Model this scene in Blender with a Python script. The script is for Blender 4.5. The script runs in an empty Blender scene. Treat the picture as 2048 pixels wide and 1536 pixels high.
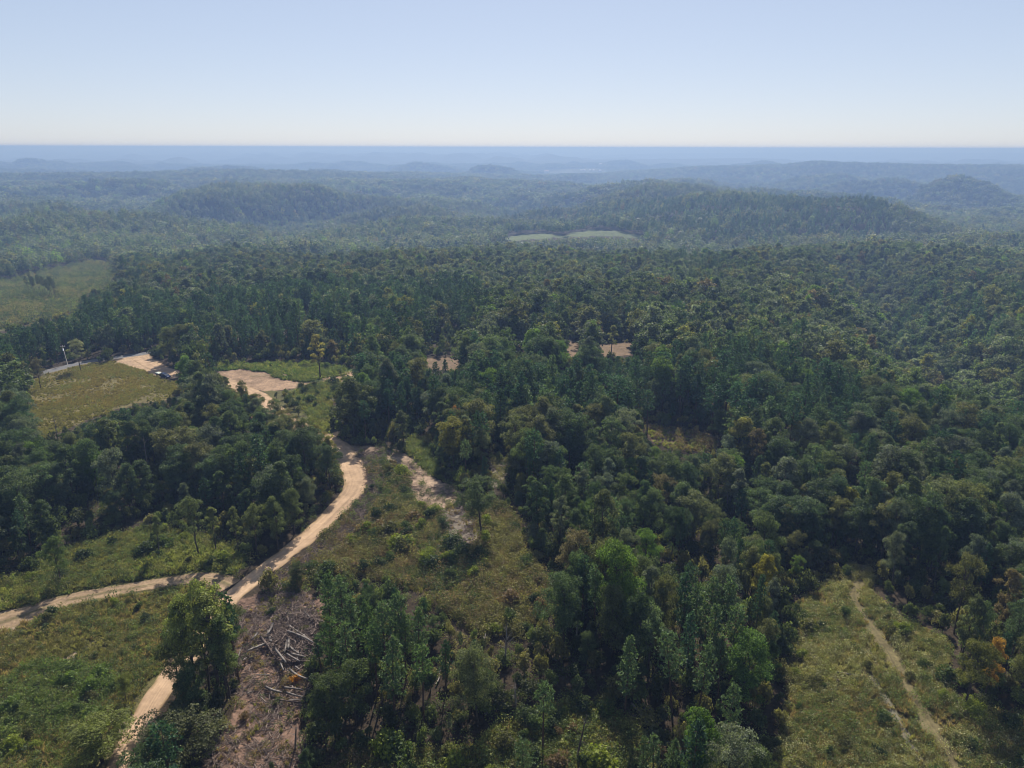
import bpy, math, random
import numpy as np
from mathutils import Vector, Matrix

R = math.radians
random.seed(7)
RNG = np.random.default_rng(7)
scene = bpy.context.scene
COL = scene.collection

# ------------------------------------------------------------------ camera, sky, sun, exposure
CAM_Z = 80.0
F_PX = 1422.0                 # focal length in pixels of the 2048 wide photograph
PITCH, ROLL = 18.4, 0.14
cam_data = bpy.data.cameras.new('camera')
cam_data.sensor_width = 36.0
cam_data.lens = 36.0 * F_PX / 2048.0
cam_data.clip_start = 0.5
cam_data.clip_end = 120000.0
cam = bpy.data.objects.new('camera', cam_data)
COL.objects.link(cam)
cam.matrix_world = Matrix.Translation((0, 0, CAM_Z)) @ Matrix.Rotation(R(90 - PITCH), 4, 'X') @ Matrix.Rotation(R(ROLL), 4, 'Z')
scene.camera = cam
CR = np.array(cam.matrix_world.to_3x3())          # columns: right, up, back

SUN_EL, SUN_AZ = 43.0, 3.0                        # azimuth measured from +Y towards +X
sun_vec = Vector((math.sin(R(SUN_AZ)) * math.cos(R(SUN_EL)), math.cos(R(SUN_AZ)) * math.cos(R(SUN_EL)), math.sin(R(SUN_EL))))
world = bpy.data.worlds.new('World')
scene.world = world
world.use_nodes = True
wn = world.node_tree
wn.nodes.clear()
sky = wn.nodes.new('ShaderNodeTexSky')
sky.sky_type = 'NISHITA'
sky.sun_disc = False
sky.sun_elevation = R(SUN_EL)
sky.sun_rotation = R(SUN_AZ)
sky.altitude = 200
sky.air_density = 0.8
sky.dust_density = 0.3
sky.ozone_density = 1.0
# one even tone curve over the whole sky: the photograph's soft highlight roll-off
lo = wn.nodes.new('ShaderNodeVectorMath'); lo.operation = 'SCALE'; lo.inputs['Scale'].default_value = 0.105
gm = wn.nodes.new('ShaderNodeGamma'); gm.inputs['Gamma'].default_value = 0.45
hi = wn.nodes.new('ShaderNodeVectorMath'); hi.operation = 'MULTIPLY'; hi.inputs[1].default_value = (4.75, 4.95, 5.60)
bg = wn.nodes.new('ShaderNodeBackground')
bg.inputs['Strength'].default_value = 0.1
wo = wn.nodes.new('ShaderNodeOutputWorld')
wn.links.new(sky.outputs[0], lo.inputs[0])
wn.links.new(lo.outputs[0], gm.inputs['Color'])
wn.links.new(gm.outputs[0], hi.inputs[0])
wn.links.new(hi.outputs[0], bg.inputs['Color'])
wn.links.new(bg.outputs[0], wo.inputs['Surface'])

sun_data = bpy.data.lights.new('sun', 'SUN')
sun_data.energy = 5.0
sun_data.angle = R(0.55)
sun_data.color = (1.0, 0.945, 0.86)
sun = bpy.data.objects.new('sun', sun_data)
sun.rotation_euler = sun_vec.to_track_quat('Z', 'Y').to_euler()
sun.location = (0, 0, 300)
COL.objects.link(sun)

scene.view_settings.view_transform = 'Standard'
scene.view_settings.look = 'None'
scene.view_settings.exposure = 0.65
scene.view_settings.gamma = 1.0
scene.view_settings.use_curve_mapping = False
scene.render.engine = 'CYCLES'
scene.cycles.use_denoising = True
scene.cycles.filter_width = 1.0
scene.cycles.max_bounces = 5
scene.cycles.diffuse_bounces = 2
scene.cycles.transmission_bounces = 3
scene.cycles.volume_bounces = 0
HAZE_DENSITY = 0.00053
HAZE_COLOR = (0.136, 0.208, 0.366)
HAZE_ANISO = 0.25

# ------------------------------------------------------------------ noise and terrain
def _hash(ix, iy, s):
    n = (ix.astype(np.int64) * 374761393 + iy.astype(np.int64) * 668265263 + s * 974634777) & 0x7fffffff
    n = ((n ^ (n >> 13)) * 1274126177) & 0x7fffffff
    n = n ^ (n >> 16)
    return (n & 0xffff) / 65535.0

def vnoise(x, y, s=0):
    ix, iy = np.floor(x), np.floor(y)
    fx, fy = x - ix, y - iy
    fx = fx * fx * (3 - 2 * fx); fy = fy * fy * (3 - 2 * fy)
    a, b = _hash(ix, iy, s), _hash(ix + 1, iy, s)
    c, d = _hash(ix, iy + 1, s), _hash(ix + 1, iy + 1, s)
    return (a + (b - a) * fx) * (1 - fy) + (c + (d - c) * fx) * fy     # 0..1

def fbm(x, y, scale, s=0, octs=4, gain=0.5):
    v = np.zeros_like(x, dtype=float); amp = 1.0; tot = 0.0; f = 1.0 / scale
    for o in range(octs):
        v += amp * (vnoise(x * f + 17.3 * o, y * f - 9.1 * o, s + o) * 2 - 1)
        tot += amp; amp *= gain; f *= 2.03
    return v / tot                                                   # about -1..1

def sstep(a, b, x):
    t = np.clip((x - a) / (b - a), 0, 1)
    return t * t * (3 - 2 * t)

def ray_dir(px, py):
    v = np.array([(px - 1024) / F_PX, -(py - 768) / F_PX, -1.0])
    d = CR @ v
    return d / np.linalg.norm(d)

def depth_point(px, py, dist):
    d = ray_dir(px, py)
    t = dist / math.hypot(d[0], d[1])
    return np.array([d[0] * t, d[1] * t, CAM_Z + d[2] * t])

RIDGES = [   # (px, py of the canopy top, ground distance), canopy height, width
    ([(-300, 352, 3300), (0, 347, 3300), (150, 347, 3300), (330, 345, 3250), (490, 340, 3150), (620, 343, 3200), (720, 347, 3300), (830, 345, 3700), (980, 350, 3900)], 14, 520),
    ([(300, 415, 2100), (470, 397, 2250), (560, 375, 2350), (640, 364, 2500), (760, 361, 2550), (900, 361, 2600), (1130, 364, 2700), (1215, 378, 2750)], 14, 420),
    ([(1160, 352, 5000), (1250, 343, 4800), (1330, 338, 4700), (1400, 333, 4600), (1500, 331, 4500), (1570, 329, 4450), (1640, 322, 4400), (1700, 325, 4400), (1800, 328, 4450), (1950, 330, 4500), (2400, 332, 4600)], 14, 620),
    ([(1160, 402, 2250), (1230, 385, 2300), (1330, 367, 2300), (1400, 377, 2250), (1440, 384, 2200), (1520, 378, 2150), (1580, 385, 2150), (1700, 390, 2050), (1760, 420, 1900)], 14, 330),
    ([(940, 476, 1180), (1000, 470, 1160), (1090, 466, 1150), (1180, 460, 1150), (1250, 462, 1150), (1310, 472, 1150)], 1, 110),
    ([(1360, 540, 760), (1450, 518, 850), (1550, 503, 900), (1700, 491, 950), (1850, 487, 980), (1950, 490, 980), (2048, 500, 950), (2300, 515, 900)], 14, 210),
    ([(-300, 402, 2000), (-40, 400, 2000), (80, 398, 2000), (200, 408, 2000), (300, 425, 1900)], 14, 260),
    ([(480, 470, 1500), (620, 452, 1600), (760, 440, 1700), (900, 436, 1700), (1000, 442, 1650)], 14, 230),
    ([(700, 540, 760), (860, 520, 850), (1000, 512, 880), (1150, 520, 850)], 14, 190),
    ([(1500, 440, 1700), (1650, 425, 1800), (1800, 428, 1800), (2000, 440, 1700), (2200, 440, 1700)], 14, 230),
    ([(-200, 380, 2600), (100, 372, 2650), (300, 376, 2600), (430, 392, 2500)], 14, 230),
    ([(900, 328, 7000), (1100, 322, 7600), (1300, 316, 8500), (1500, 314, 9000)], 12, 800),
    ([(-200, 325, 7000), (200, 321, 7600), (500, 326, 7200), (700, 330, 7000)], 12, 700),
    ([(300, 309, 13000), (700, 306, 14500), (1000, 309, 13000)], 10, 1400), ([(1300, 306, 14000), (1700, 303, 16000), (2300, 306, 14000)], 10, 1500),
    ([(1700, 415, 2600), (1850, 400, 2900), (2000, 392, 3000), (2300, 392, 3000)], 14, 300),
    ([(0, 470, 1300), (150, 455, 1350), (300, 450, 1400), (420, 460, 1400)], 14, 200),
]
RIDGE_W = []
for pts, canopy, wdt in RIDGES:
    P = np.array([depth_point(*p) for p in pts])
    P[:, 2] -= canopy
    RIDGE_W.append((P, float(wdt) * 0.8))

_br = np.array([0, 280, 600, 900, 1500, 2000, 3000, 5000, 8000, 50000.]); _bz = np.array([0, 0, -19, -44, -64, -76, -90, -100, -88, -88.])
BASE_R = np.linspace(0, 50000, 5001); BASE_Z = np.interp(BASE_R, _br, _bz)
BASE_Z[:1000] = np.convolve(np.pad(BASE_Z, 12, 'edge'), np.ones(25) / 25, 'valid')[:1000]
def terrain(x, y):
    x = np.asarray(x, float); y = np.asarray(y, float)
    r = np.hypot(x, y)
    base = np.interp(r, BASE_R, BASE_Z)
    rel = sstep(420, 1300, r)
    hills = fbm(x + 3000, y, 620, 11, 4, 0.45)
    far = fbm(x, y - 2000, 4200, 31, 3, 0.5)
    bil = np.abs(fbm(x - 400, y + 900, 520, 19, 3, 0.5))
    bil2 = np.abs(fbm(x + 1400, y, 2300, 23, 3, 0.42))
    z = base + rel * (hills * 18 + bil * (80 + 60 * sstep(1000, 1800, r)) - 20 - 14 * sstep(1000, 1800, r)) + sstep(300, 600, r) * fbm(x, y, 190, 17, 2) * 7 + sstep(1800, 3200, r) * (np.minimum(bil2, 0.42) * 100 - 28 + fbm(x, y + 5000, 1100, 29, 3) * 26) + sstep(6000, 12000, r) * (far * (60 + 45 * sstep(12000, 22000, r)) + 8) + sstep(18000, 40000, r) * 62
    for P, w in RIDGE_W:
        bd = np.full(x.shape, 1e18); bz = np.zeros(x.shape)
        for a, b in zip(P[:-1], P[1:]):
            ab = b[:2] - a[:2]
            t = np.clip(((x - a[0]) * ab[0] + (y - a[1]) * ab[1]) / (ab @ ab), 0, 1)
            d2 = (x - a[0] - t * ab[0]) ** 2 + (y - a[1] - t * ab[1]) ** 2
            zz = a[2] + t * (b[2] - a[2])
            m = d2 < bd
            bd = np.where(m, d2, bd); bz = np.where(m, zz, bz)
        k = np.exp(-bd / (w * w))
        k = k * (1 + 0.0 * k)
        z = np.where(bz > z, z + (bz - z) * k, z + (bz - z) * k * sstep(0.5, 1.0, k))
    near = 1 - sstep(300, 520, r)
    z = z + near * (fbm(x, y, 60, 51, 3) * 1.3 + fbm(x, y, 9, 61, 2) * 0.22)
    z = z - 26 * np.exp(-(((x - 190 - (y - 300) * 0.35) / 34) ** 2)) * sstep(240, 330, r) * (1 - sstep(560, 800, r))
    # the wooded hollow in the middle and the falling ground to the east
    z = z - 9 * np.exp(-(((x - 48) / 26) ** 2 + ((y - 150) / 34) ** 2)) - 7 * sstep(60, 190, x) * (1 - sstep(320, 500, r))
    z = z + 3.0 * np.exp(-(((x + 4) / 22) ** 2 + ((y - 120) / 40) ** 2))
    return z

def tz(x, y):
    return float(terrain(np.array([x]), np.array([y]))[0])

def project(x, y, z):
    p = np.stack([np.asarray(x, float), np.asarray(y, float), np.asarray(z, float) - CAM_Z], -1)
    c = p @ CR
    w = -c[..., 2]
    ok = w > 1.0
    w2 = np.where(ok, w, 1.0)
    px = 1024 + F_PX * c[..., 0] / w2
    py = 768 - F_PX * c[..., 1] / w2
    return np.where(ok, px, -9999.0), np.where(ok, py, -9999.0)

_HITS = {}
def hit(px, py, above=0.0):
    """World point where the line of sight through a pixel of the photograph meets the ground (or a level above it)."""
    key = (px, py, above)
    if key in _HITS: return _HITS[key]
    d = ray_dir(px, py)
    s = 30 * 1.03 ** np.arange(240)
    for _ in range(3):
        below = CAM_Z + d[2] * s < terrain(d[0] * s, d[1] * s) + above
        i = int(np.argmax(below)) if below.any() else len(s) - 1
        s = np.linspace(s[max(i - 1, 0)], s[i], 24)
    x, y = d[0] * s[12], d[1] * s[12]
    _HITS[key] = (x, y, tz(x, y))
    return _HITS[key]

def inpoly(px, py, poly):
    res = np.zeros(px.shape, bool)
    n = len(poly)
    for i in range(n):
        x1, y1 = poly[i]; x2, y2 = poly[(i + 1) % n]
        if y1 == y2: continue
        c = ((y1 > py) != (y2 > py)) & (px < (x2 - x1) * (py - y1) / (y2 - y1) + x1)
        res ^= c
    return res

# ------------------------------------------------------------------ ground zones (outlines of ground seen in the photograph)
Z_SAND_LANDING = [(700, 890), (775, 893), (805, 905), (840, 935), (880, 965), (922, 985), (912, 1012), (875, 1024), (840, 1012), (822, 985), (812, 955), (790, 930), (745, 918), (700, 915)]
Z_JUNCTION = [(228, 722), (260, 712), (306, 703), (300, 714), (330, 733), (350, 740), (362, 752), (345, 758), (325, 756), (285, 741)]
Z_CLEARING = [(435, 748), (450, 742), (480, 738), (530, 742), (545, 756), (600, 766), (640, 762), (705, 742), (712, 750), (650, 768), (600, 776), (530, 784), (500, 778), (470, 770), (440, 770)]
Z_HILLFIELD = [(60, 760), (100, 744), (160, 730), (232, 724), (285, 741), (325, 757), (368, 768), (372, 778), (330, 800), (270, 805), (200, 830), (150, 850), (90, 880), (55, 830)]
Z_GREENSTRIP = [(418, 738), (470, 727), (560, 724), (640, 726), (712, 740), (705, 745), (640, 760), (600, 765), (548, 755), (530, 742), (470, 737), (420, 744)]
Z_GREENSLOPE = [(572, 784), (600, 776), (650, 768), (690, 756), (682, 775), (664, 800), (662, 870), (680, 885), (650, 868), (632, 862), (612, 830), (590, 800)]
Z_MOWN1 = [(850, 716), (922, 714), (915, 742), (850, 738)]
Z_MOWN2A = [(1128, 684), (1166, 684), (1166, 712), (1128, 714)]
Z_MOWN2B = [(1196, 686), (1267, 686), (1267, 711), (1196, 712)]
Z_MOWN2C = [(1030, 690), (1058, 688), (1058, 702), (1030, 702)]
Z_MOWN2 = [(1028, 690), (1130, 684), (1268, 685), (1268, 711), (1128, 714), (1028, 706)]
Z_FARCLEAR = [(-20, 572), (30, 560), (80, 545), (150, 530), (200, 521), (226, 528), (236, 550), (210, 575), (160, 592), (160, 618), (115, 632), (70, 645), (0, 662), (-60, 680), (-60, 575)]
Z_HAY = [(1002, 478), (1040, 469), (1090, 467), (1135, 472), (1140, 466), (1180, 460), (1240, 462), (1300, 475), (1250, 476), (1200, 472), (1140, 475), (1080, 478), (1030, 482)]
Z_SCRUB = [(735, 912), (790, 930), (815, 960), (822, 990), (845, 1016), (880, 1026), (915, 1012), (930, 990), (1000, 1012), (1045, 1050), (1062, 1100), (1075, 1140), (1110, 1170), (1100, 1230), (1040, 1270), (960, 1270), (900, 1230), (850, 1190), (780, 1165), (700, 1150), (640, 1150), (600, 1180), (545, 1185), (520, 1200), (560, 1150), (620, 1105), (670, 1060), (712, 1010), (735, 965)]
Z_SLASH1 = [(700, 900), (760, 905), (775, 960), (762, 1000), (742, 1040), (705, 1085), (650, 1120), (600, 1150), (540, 1200), (520, 1205), (560, 1150), (620, 1105), (670, 1060), (712, 1010), (733, 965), (720, 925)]
Z_SLASH2 = [(975, 1025), (1045, 1045), (1060, 1090), (1010, 1075), (960, 1050)]
Z_LOGYARD = [(470, 1205), (545, 1185), (600, 1180), (640, 1200), (645, 1230), (615, 1260), (610, 1300), (620, 1340), (615, 1390), (600, 1440), (600, 1480), (590, 1560), (395, 1560), (425, 1490), (455, 1440), (472, 1380), (478, 1300), (470, 1250)]
Z_FIELD = [(-60, 1250), (50, 1228), (150, 1200), (300, 1178), (420, 1165), (440, 1185), (400, 1240), (340, 1290), (320, 1360), (290, 1400), (262, 1440), (235, 1500), (210, 1570), (-60, 1570)]
Z_STRIP = [(-60, 1180), (60, 1150), (100, 1110), (180, 1080), (300, 1052), (400, 1070), (490, 1100), (470, 1150), (380, 1152), (290, 1165), (200, 1180), (120, 1192), (-60, 1250)]
Z_WEEDS = [(1690, 1130), (1740, 1130), (1755, 1190), (1790, 1235), (1860, 1262), (1905, 1300), (1890, 1350), (1905, 1400), (1990, 1425), (2110, 1440), (2110, 1570), (1530, 1570), (1560, 1480), (1570, 1400), (1580, 1330), (1590, 1240), (1610, 1200), (1660, 1170), (1700, 1165)]
Z_BOTTOM = [(640, 1570), (700, 1495), (840, 1500), (950, 1490), (1000, 1440), (1080, 1425), (1150, 1400), (1260, 1430), (1320, 1500), (1340, 1570)]
Z_PALEPATCH = [(982, 925), (1015, 916), (1018, 940), (1010, 965), (985, 975)]
Z_BRUSHOPEN = [(1285, 852), (1345, 858), (1435, 876), (1430, 902), (1370, 908), (1310, 888)]
Z_GRASSTONGUE = [(805, 900), (820, 870), (850, 880), (870, 930), (890, 965), (850, 940)]
Z_NEARALL = [(-60, 880), (2108, 880), (2108, 1570), (-60, 1570)]
Z_PALETRAIL = [(880, 1022), (925, 1008), (955, 1040), (965, 1075), (935, 1105), (900, 1095), (895, 1060)]
Z_VALLEY = [(1085, 338.5), (1150, 337), (1215, 337), (1215, 345), (1150, 346), (1085, 347)]
Z_SCRAPE = [(98, 1310), (130, 1300), (165, 1305), (160, 1330), (100, 1335)]
Z_SCRAPE2 = [(232, 1440), (262, 1405), (270, 1440), (235, 1480)]
Z_SCRAPE3 = [(-20, 1215), (60, 1225), (40, 1270), (-20, 1280)]
Z_REDBANK = [(500, 800), (530, 812), (560, 860), (556, 905), (530, 885), (505, 840)]
Z_GREENBUSH = [(-40, 1390), (60, 1330), (180, 1330), (240, 1370), (200, 1440), (60, 1470), (-40, 1560)]

# (outline, colour, variation, edge wobble in px of the photograph)
SAND = (0.32, 0.222, 0.138); PALE = (0.29, 0.22, 0.155); OLIVE = (0.088, 0.079, 0.030); GREEN = (0.062, 0.082, 0.023)
SLASH = (0.135, 0.097, 0.078); BROWNFIELD = (0.15, 0.104, 0.064); FLOOR = (0.038, 0.028, 0.018)
ZONES = [
    (Z_HILLFIELD, (0.118, 0.098, 0.040), .25, 5), (Z_GREENSTRIP, GREEN, .3, 4), (Z_GREENSLOPE, (0.080, 0.080, 0.028), .3, 6),
    ([(520, 780), (572, 784), (612, 830), (640, 870), (600, 862), (545, 815)], (0.080, 0.075, 0.028), .4, 8), (Z_MOWN1, BROWNFIELD, .15, 2), (Z_MOWN2, BROWNFIELD, .15, 2), (Z_FARCLEAR, (0.090, 0.088, 0.036), .45, 5),
    (Z_VALLEY, (0.09, 0.10, 0.05), .3, 1), (Z_HAY, (0.088, 0.108, 0.046), .3, 2), (Z_SCRUB, (0.085, 0.064, 0.030), .4, 12), (Z_SLASH1, SLASH, .4, 12), (Z_SLASH2, SLASH, .3, 9), (Z_PALETRAIL, (0.20, 0.165, 0.125), .5, 14),
    (Z_LOGYARD, (0.165, 0.104, 0.074), .5, 12), (Z_FIELD, (0.095, 0.083, 0.032), .4, 10), (Z_STRIP, (0.092, 0.085, 0.032), .35, 10),
    (Z_WEEDS, (0.105, 0.086, 0.036), .4, 12), (Z_BOTTOM, (0.085, 0.070, 0.036), .4, 12), (Z_PALEPATCH, (0.24, 0.20, 0.15), .3, 6),
    (Z_BRUSHOPEN, (0.15, 0.105, 0.065), .4, 8), (Z_GRASSTONGUE, (0.078, 0.082, 0.034), .4, 9), (Z_GREENBUSH, (0.055, 0.08, 0.02), .3, 12),
    (Z_SCRAPE, PALE, .3, 12), (Z_SCRAPE2, PALE, .3, 8), (Z_SCRAPE3, PALE, .3, 12), (Z_REDBANK, (0.30, 0.15, 0.09), .2, 6),
    (Z_JUNCTION, SAND, .15, 3), (Z_CLEARING, (0.25, 0.168, 0.108), .4, 8), (Z_SAND_LANDING, (0.245, 0.175, 0.120), .35, 8),
]
CLEAR = [Z_SAND_LANDING, Z_JUNCTION, Z_CLEARING, Z_HILLFIELD, Z_GREENSTRIP, Z_GREENSLOPE, Z_MOWN1, Z_MOWN2A, Z_MOWN2B, Z_MOWN2C, Z_FARCLEAR, Z_HAY, Z_SCRUB,
         Z_SLASH1, Z_LOGYARD, Z_FIELD, Z_STRIP, Z_WEEDS, Z_BOTTOM, Z_PALEPATCH, Z_BRUSHOPEN, Z_GRASSTONGUE, Z_VALLEY]

def zone_color(x, y, z):
    px, py = project(x, y, z)
    r = np.hypot(x, y)
    wob1 = fbm(x, y, 6.0, 71, 3); wob2 = fbm(x + 50, y, 6.0, 81, 3)
    hf = fbm(x, y, 2.2, 91, 3, 0.6)
    mid = fbm(x, y, 17, 95, 2)
    col = np.empty(x.shape + (3,)); col[:] = FLOOR
    farm = sstep(900, 2500, r)[..., None]
    col = col * (1 - farm) + np.array([0.040, 0.050, 0.026]) * farm
    col = col * (1 + 0.35 * hf + 0.2 * mid)[..., None]
    for poly, c, var, j in ZONES:
        m = inpoly(px + wob1 * j * 1.6, py + wob2 * j, poly)
        if m.any():
            cc = np.array(c)[None] * (1 + var * (hf + 0.6 * mid))[m][:, None]
            col[m] = np.clip(cc, 0.01, 0.9)
    return np.clip(col, 0.008, 0.9)

# ------------------------------------------------------------------ mesh helpers
def make_mesh(name, V, Fq, mats=None, mat_idx=None, facev=None, vcol=None, smooth=False):
    me = bpy.data.meshes.new(name)
    V = np.asarray(V, np.float32); Fq = np.asarray(Fq, np.int32)
    k = Fq.shape[1]
    me.vertices.add(len(V)); me.vertices.foreach_set('co', V.ravel())
    me.loops.add(Fq.size); me.loops.foreach_set('vertex_index', Fq.ravel())
    me.polygons.add(len(Fq))
    me.polygons.foreach_set('loop_start', np.arange(0, Fq.size, k, dtype=np.int32))
    if mat_idx is not None: me.polygons.foreach_set('material_index', np.asarray(mat_idx, np.int32))
    me.polygons.foreach_set('use_smooth', np.full(len(Fq), smooth, bool))
    for m in mats or []: me.materials.append(m)
    if facev is not None:
        a = me.attributes.new('v', 'FLOAT', 'FACE'); a.data.foreach_set('value', np.asarray(facev, np.float32))
    if vcol is not None:
        a = me.attributes.new('zone', 'FLOAT_COLOR', 'POINT')
        a.data.foreach_set('color', np.concatenate([vcol, np.ones((len(vcol), 1))], 1).astype(np.float32).ravel())
    me.update(calc_edges=True)
    return me

def link(name, me, parent=None, loc=None):
    o = bpy.data.objects.new(name, me); COL.objects.link(o)
    if parent: o.parent = parent
    if loc is not None: o.location = loc
    return o

def tag(o, label=None, cat=None, group=None, kind=None):
    if label: o['label'] = label
    if cat: o['category'] = cat
    if group: o['group'] = group
    if kind: o['kind'] = kind
    return o

def tube(pts, rads, n=6):
    pts = [np.array(p, float) for p in pts]
    V, F = [], []
    for i, p in enumerate(pts):
        t = pts[min(i + 1, len(pts) - 1)] - pts[max(i - 1, 0)]
        t /= max(np.linalg.norm(t), 1e-9)
        a = np.cross(t, [0.31, 0.9, 0.2]); a /= np.linalg.norm(a); b = np.cross(t, a)
        for j in range(n):
            th = 2 * math.pi * j / n
            V.append(p + rads[i] * (math.cos(th) * a + math.sin(th) * b))
    for i in range(len(pts) - 1):
        for j in range(n):
            F.append((i * n + j, i * n + (j + 1) % n, (i + 1) * n + (j + 1) % n, (i + 1) * n + j))
    for base in (0, (len(pts) - 1) * n):            # caps
        for j in range(1, n - 1, 2):
            F.append((base, base + j, base + j + 1, base + (j + 2) % n))
    return np.array(V), np.array(F, np.int64)

def boxv(c, s):
    c = np.array(c, float); s = np.array(s, float) / 2
    V = np.array([[x, y, z] for x in (-1, 1) for y in (-1, 1) for z in (-1, 1)]) * s + c
    F = np.array([(0, 1, 3, 2), (4, 6, 7, 5), (0, 4, 5, 1), (2, 3, 7, 6), (0, 2, 6, 4), (1, 5, 7, 3)])
    return V, F

def join(parts):
    Vs, Fs, n = [], [], 0
    for V, F in parts:
        Vs.append(V); Fs.append(F + n); n += len(V)
    return np.concatenate(Vs), np.concatenate(Fs)

# ------------------------------------------------------------------ materials
def new_mat(name):
    m = bpy.data.materials.new(name); m.use_nodes = True
    nt = m.node_tree; nt.nodes.clear()
    out = nt.nodes.new('ShaderNodeOutputMaterial')
    return m, nt, out

def N(nt, t, **kw):
    n = nt.nodes.new(t)
    for k, v in kw.items():
        if k in n.inputs: n.inputs[k].default_value = v
        else: setattr(n, k, v)
    return n

def mulv(nt, col, fac):
    n = nt.nodes.new('ShaderNodeVectorMath'); n.operation = 'SCALE'
    nt.links.new(col, n.inputs[0]); nt.links.new(fac, n.inputs['Scale'])
    return n.outputs[0]

def leaf_mat(name, trans=0.47, rough=0.6, spec=0.25):
    m, nt, out = new_mat(name)
    tint = N(nt, 'ShaderNodeAttribute'); tint.attribute_type = 'INSTANCER'; tint.attribute_name = 'tint'
    v = N(nt, 'ShaderNodeAttribute'); v.attribute_type = 'GEOMETRY'; v.attribute_name = 'v'
    gain = N(nt, 'ShaderNodeMath', operation='MULTIPLY'); gain.inputs[1].default_value = 1.45
    nt.links.new(v.outputs['Fac'], gain.inputs[0])
    c = mulv(nt, tint.outputs['Color'], gain.outputs[0])
    p = N(nt, 'ShaderNodeBsdfPrincipled', Roughness=rough)
    p.inputs['Specular IOR Level'].default_value = spec
    t = N(nt, 'ShaderNodeBsdfTranslucent')
    warm = N(nt, 'ShaderNodeVectorMath', operation='MULTIPLY'); warm.inputs[1].default_value = (1.15, 1.22, 0.66)
    nt.links.new(c, warm.inputs[0])
    nt.links.new(c, p.inputs['Base Color']); nt.links.new(warm.outputs[0], t.inputs['Color'])
    mx = N(nt, 'ShaderNodeMixShader'); mx.inputs[0].default_value = trans
    nt.links.new(p.outputs[0], mx.inputs[1]); nt.links.new(t.outputs[0], mx.inputs[2])
    nt.links.new(mx.outputs[0], out.inputs['Surface'])
    return m

def noise_mat(name, c1, c2, scale=3.0, rough=0.85, spec=0.2, metallic=0.0, coord='Object', stretch=(1, 1, 1)):
    m, nt, out = new_mat(name)
    tc = N(nt, 'ShaderNodeTexCoord'); mp = N(nt, 'ShaderNodeMapping'); mp.inputs['Scale'].default_value = stretch
    no = N(nt, 'ShaderNodeTexNoise', Scale=scale, Detail=5.0)
    mix = N(nt, 'ShaderNodeMix', data_type='RGBA')
    mix.inputs[6].default_value = (*c1, 1); mix.inputs[7].default_value = (*c2, 1)
    p = N(nt, 'ShaderNodeBsdfPrincipled', Roughness=rough, Metallic=metallic)
    p.inputs['Specular IOR Level'].default_value = spec
    ra = N(nt, 'ShaderNodeMapRange'); ra.inputs[1].default_value = 0.35; ra.inputs[2].default_value = 0.65
    nt.links.new(tc.outputs[coord], mp.inputs[0]); nt.links.new(mp.outputs[0], no.inputs['Vector'])
    nt.links.new(no.outputs['Fac'], ra.inputs[0]); nt.links.new(ra.outputs[0], mix.inputs[0])
    nt.links.new(mix.outputs[2], p.inputs['Base Color']); nt.links.new(p.outputs[0], out.inputs['Surface'])
    return m

def ground_mat(name, amp=0.55, bump=0.5):
    m, nt, out = new_mat(name)
    at = N(nt, 'ShaderNodeAttribute'); at.attribute_name = 'zone'
    geo = N(nt, 'ShaderNodeNewGeometry')
    n1 = N(nt, 'ShaderNodeTexNoise', Scale=1.7, Detail=6.0, Roughness=0.7)
    n2 = N(nt, 'ShaderNodeTexNoise', Scale=0.35, Detail=4.0)
    n3 = N(nt, 'ShaderNodeTexVoronoi', Scale=0.9)
    for n in (n1, n2, n3): nt.links.new(geo.outputs['Position'], n.inputs['Vector'])
    r1 = N(nt, 'ShaderNodeMapRange'); r1.inputs[1].default_value = .3; r1.inputs[2].default_value = .7; r1.inputs[3].default_value = 1 - amp; r1.inputs[4].default_value = 1 + amp
    r2 = N(nt, 'ShaderNodeMapRange'); r2.inputs[1].default_value = .3; r2.inputs[2].default_value = .7; r2.inputs[3].default_value = .82; r2.inputs[4].default_value = 1.2
    nt.links.new(n1.outputs['Fac'], r1.inputs[0]); nt.links.new(n2.outputs['Fac'], r2.inputs[0])
    c = mulv(nt, mulv(nt, at.outputs['Color'], r1.outputs[0]), r2.outputs[0])
    bp = N(nt, 'ShaderNodeBump', Strength=bump, Distance=0.35)
    nt.links.new(n1.outputs['Fac'], bp.inputs['Height'])
    p = N(nt, 'ShaderNodeBsdfPrincipled', Roughness=0.95)
    p.inputs['Specular IOR Level'].default_value = 0.1
    nt.links.new(c, p.inputs['Base Color']); nt.links.new(bp.outputs[0], p.inputs['Normal'])
    nt.links.new(p.outputs[0], out.inputs['Surface'])
    return m

M_GROUND = ground_mat('ground_mat')
M_LEAF = leaf_mat('broadleaf_foliage')
M_NEEDLE = leaf_mat('needle_foliage', 0.34, 0.6, 0.25)
M_BARK = noise_mat('bark', (0.045, 0.034, 0.026), (0.11, 0.085, 0.065), 2.5, 0.9)
M_PALEBARK = noise_mat('pale_bark', (0.16, 0.135, 0.11), (0.30, 0.26, 0.21), 3.0, 0.9)
M_PINEBARK = noise_mat('pine_bark', (0.06, 0.038, 0.028), (0.15, 0.09, 0.06), 3.5, 0.9)
M_DEADWOOD = noise_mat('dead_wood', (0.11, 0.092, 0.08), (0.28, 0.245, 0.21), 1.6, 0.85)
M_DARKWOOD = noise_mat('dark_wood', (0.07, 0.05, 0.042), (0.18, 0.135, 0.11), 1.6, 0.9)
M_TWIG = noise_mat('twig', (0.09, 0.062, 0.048), (0.24, 0.185, 0.15), 0.6, 0.9)
M_ASPHALT = noise_mat('weathered_asphalt', (0.13, 0.125, 0.125), (0.19, 0.185, 0.18), 0.8, 0.9, coord='Generated', stretch=(60, 60, 10))

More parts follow.
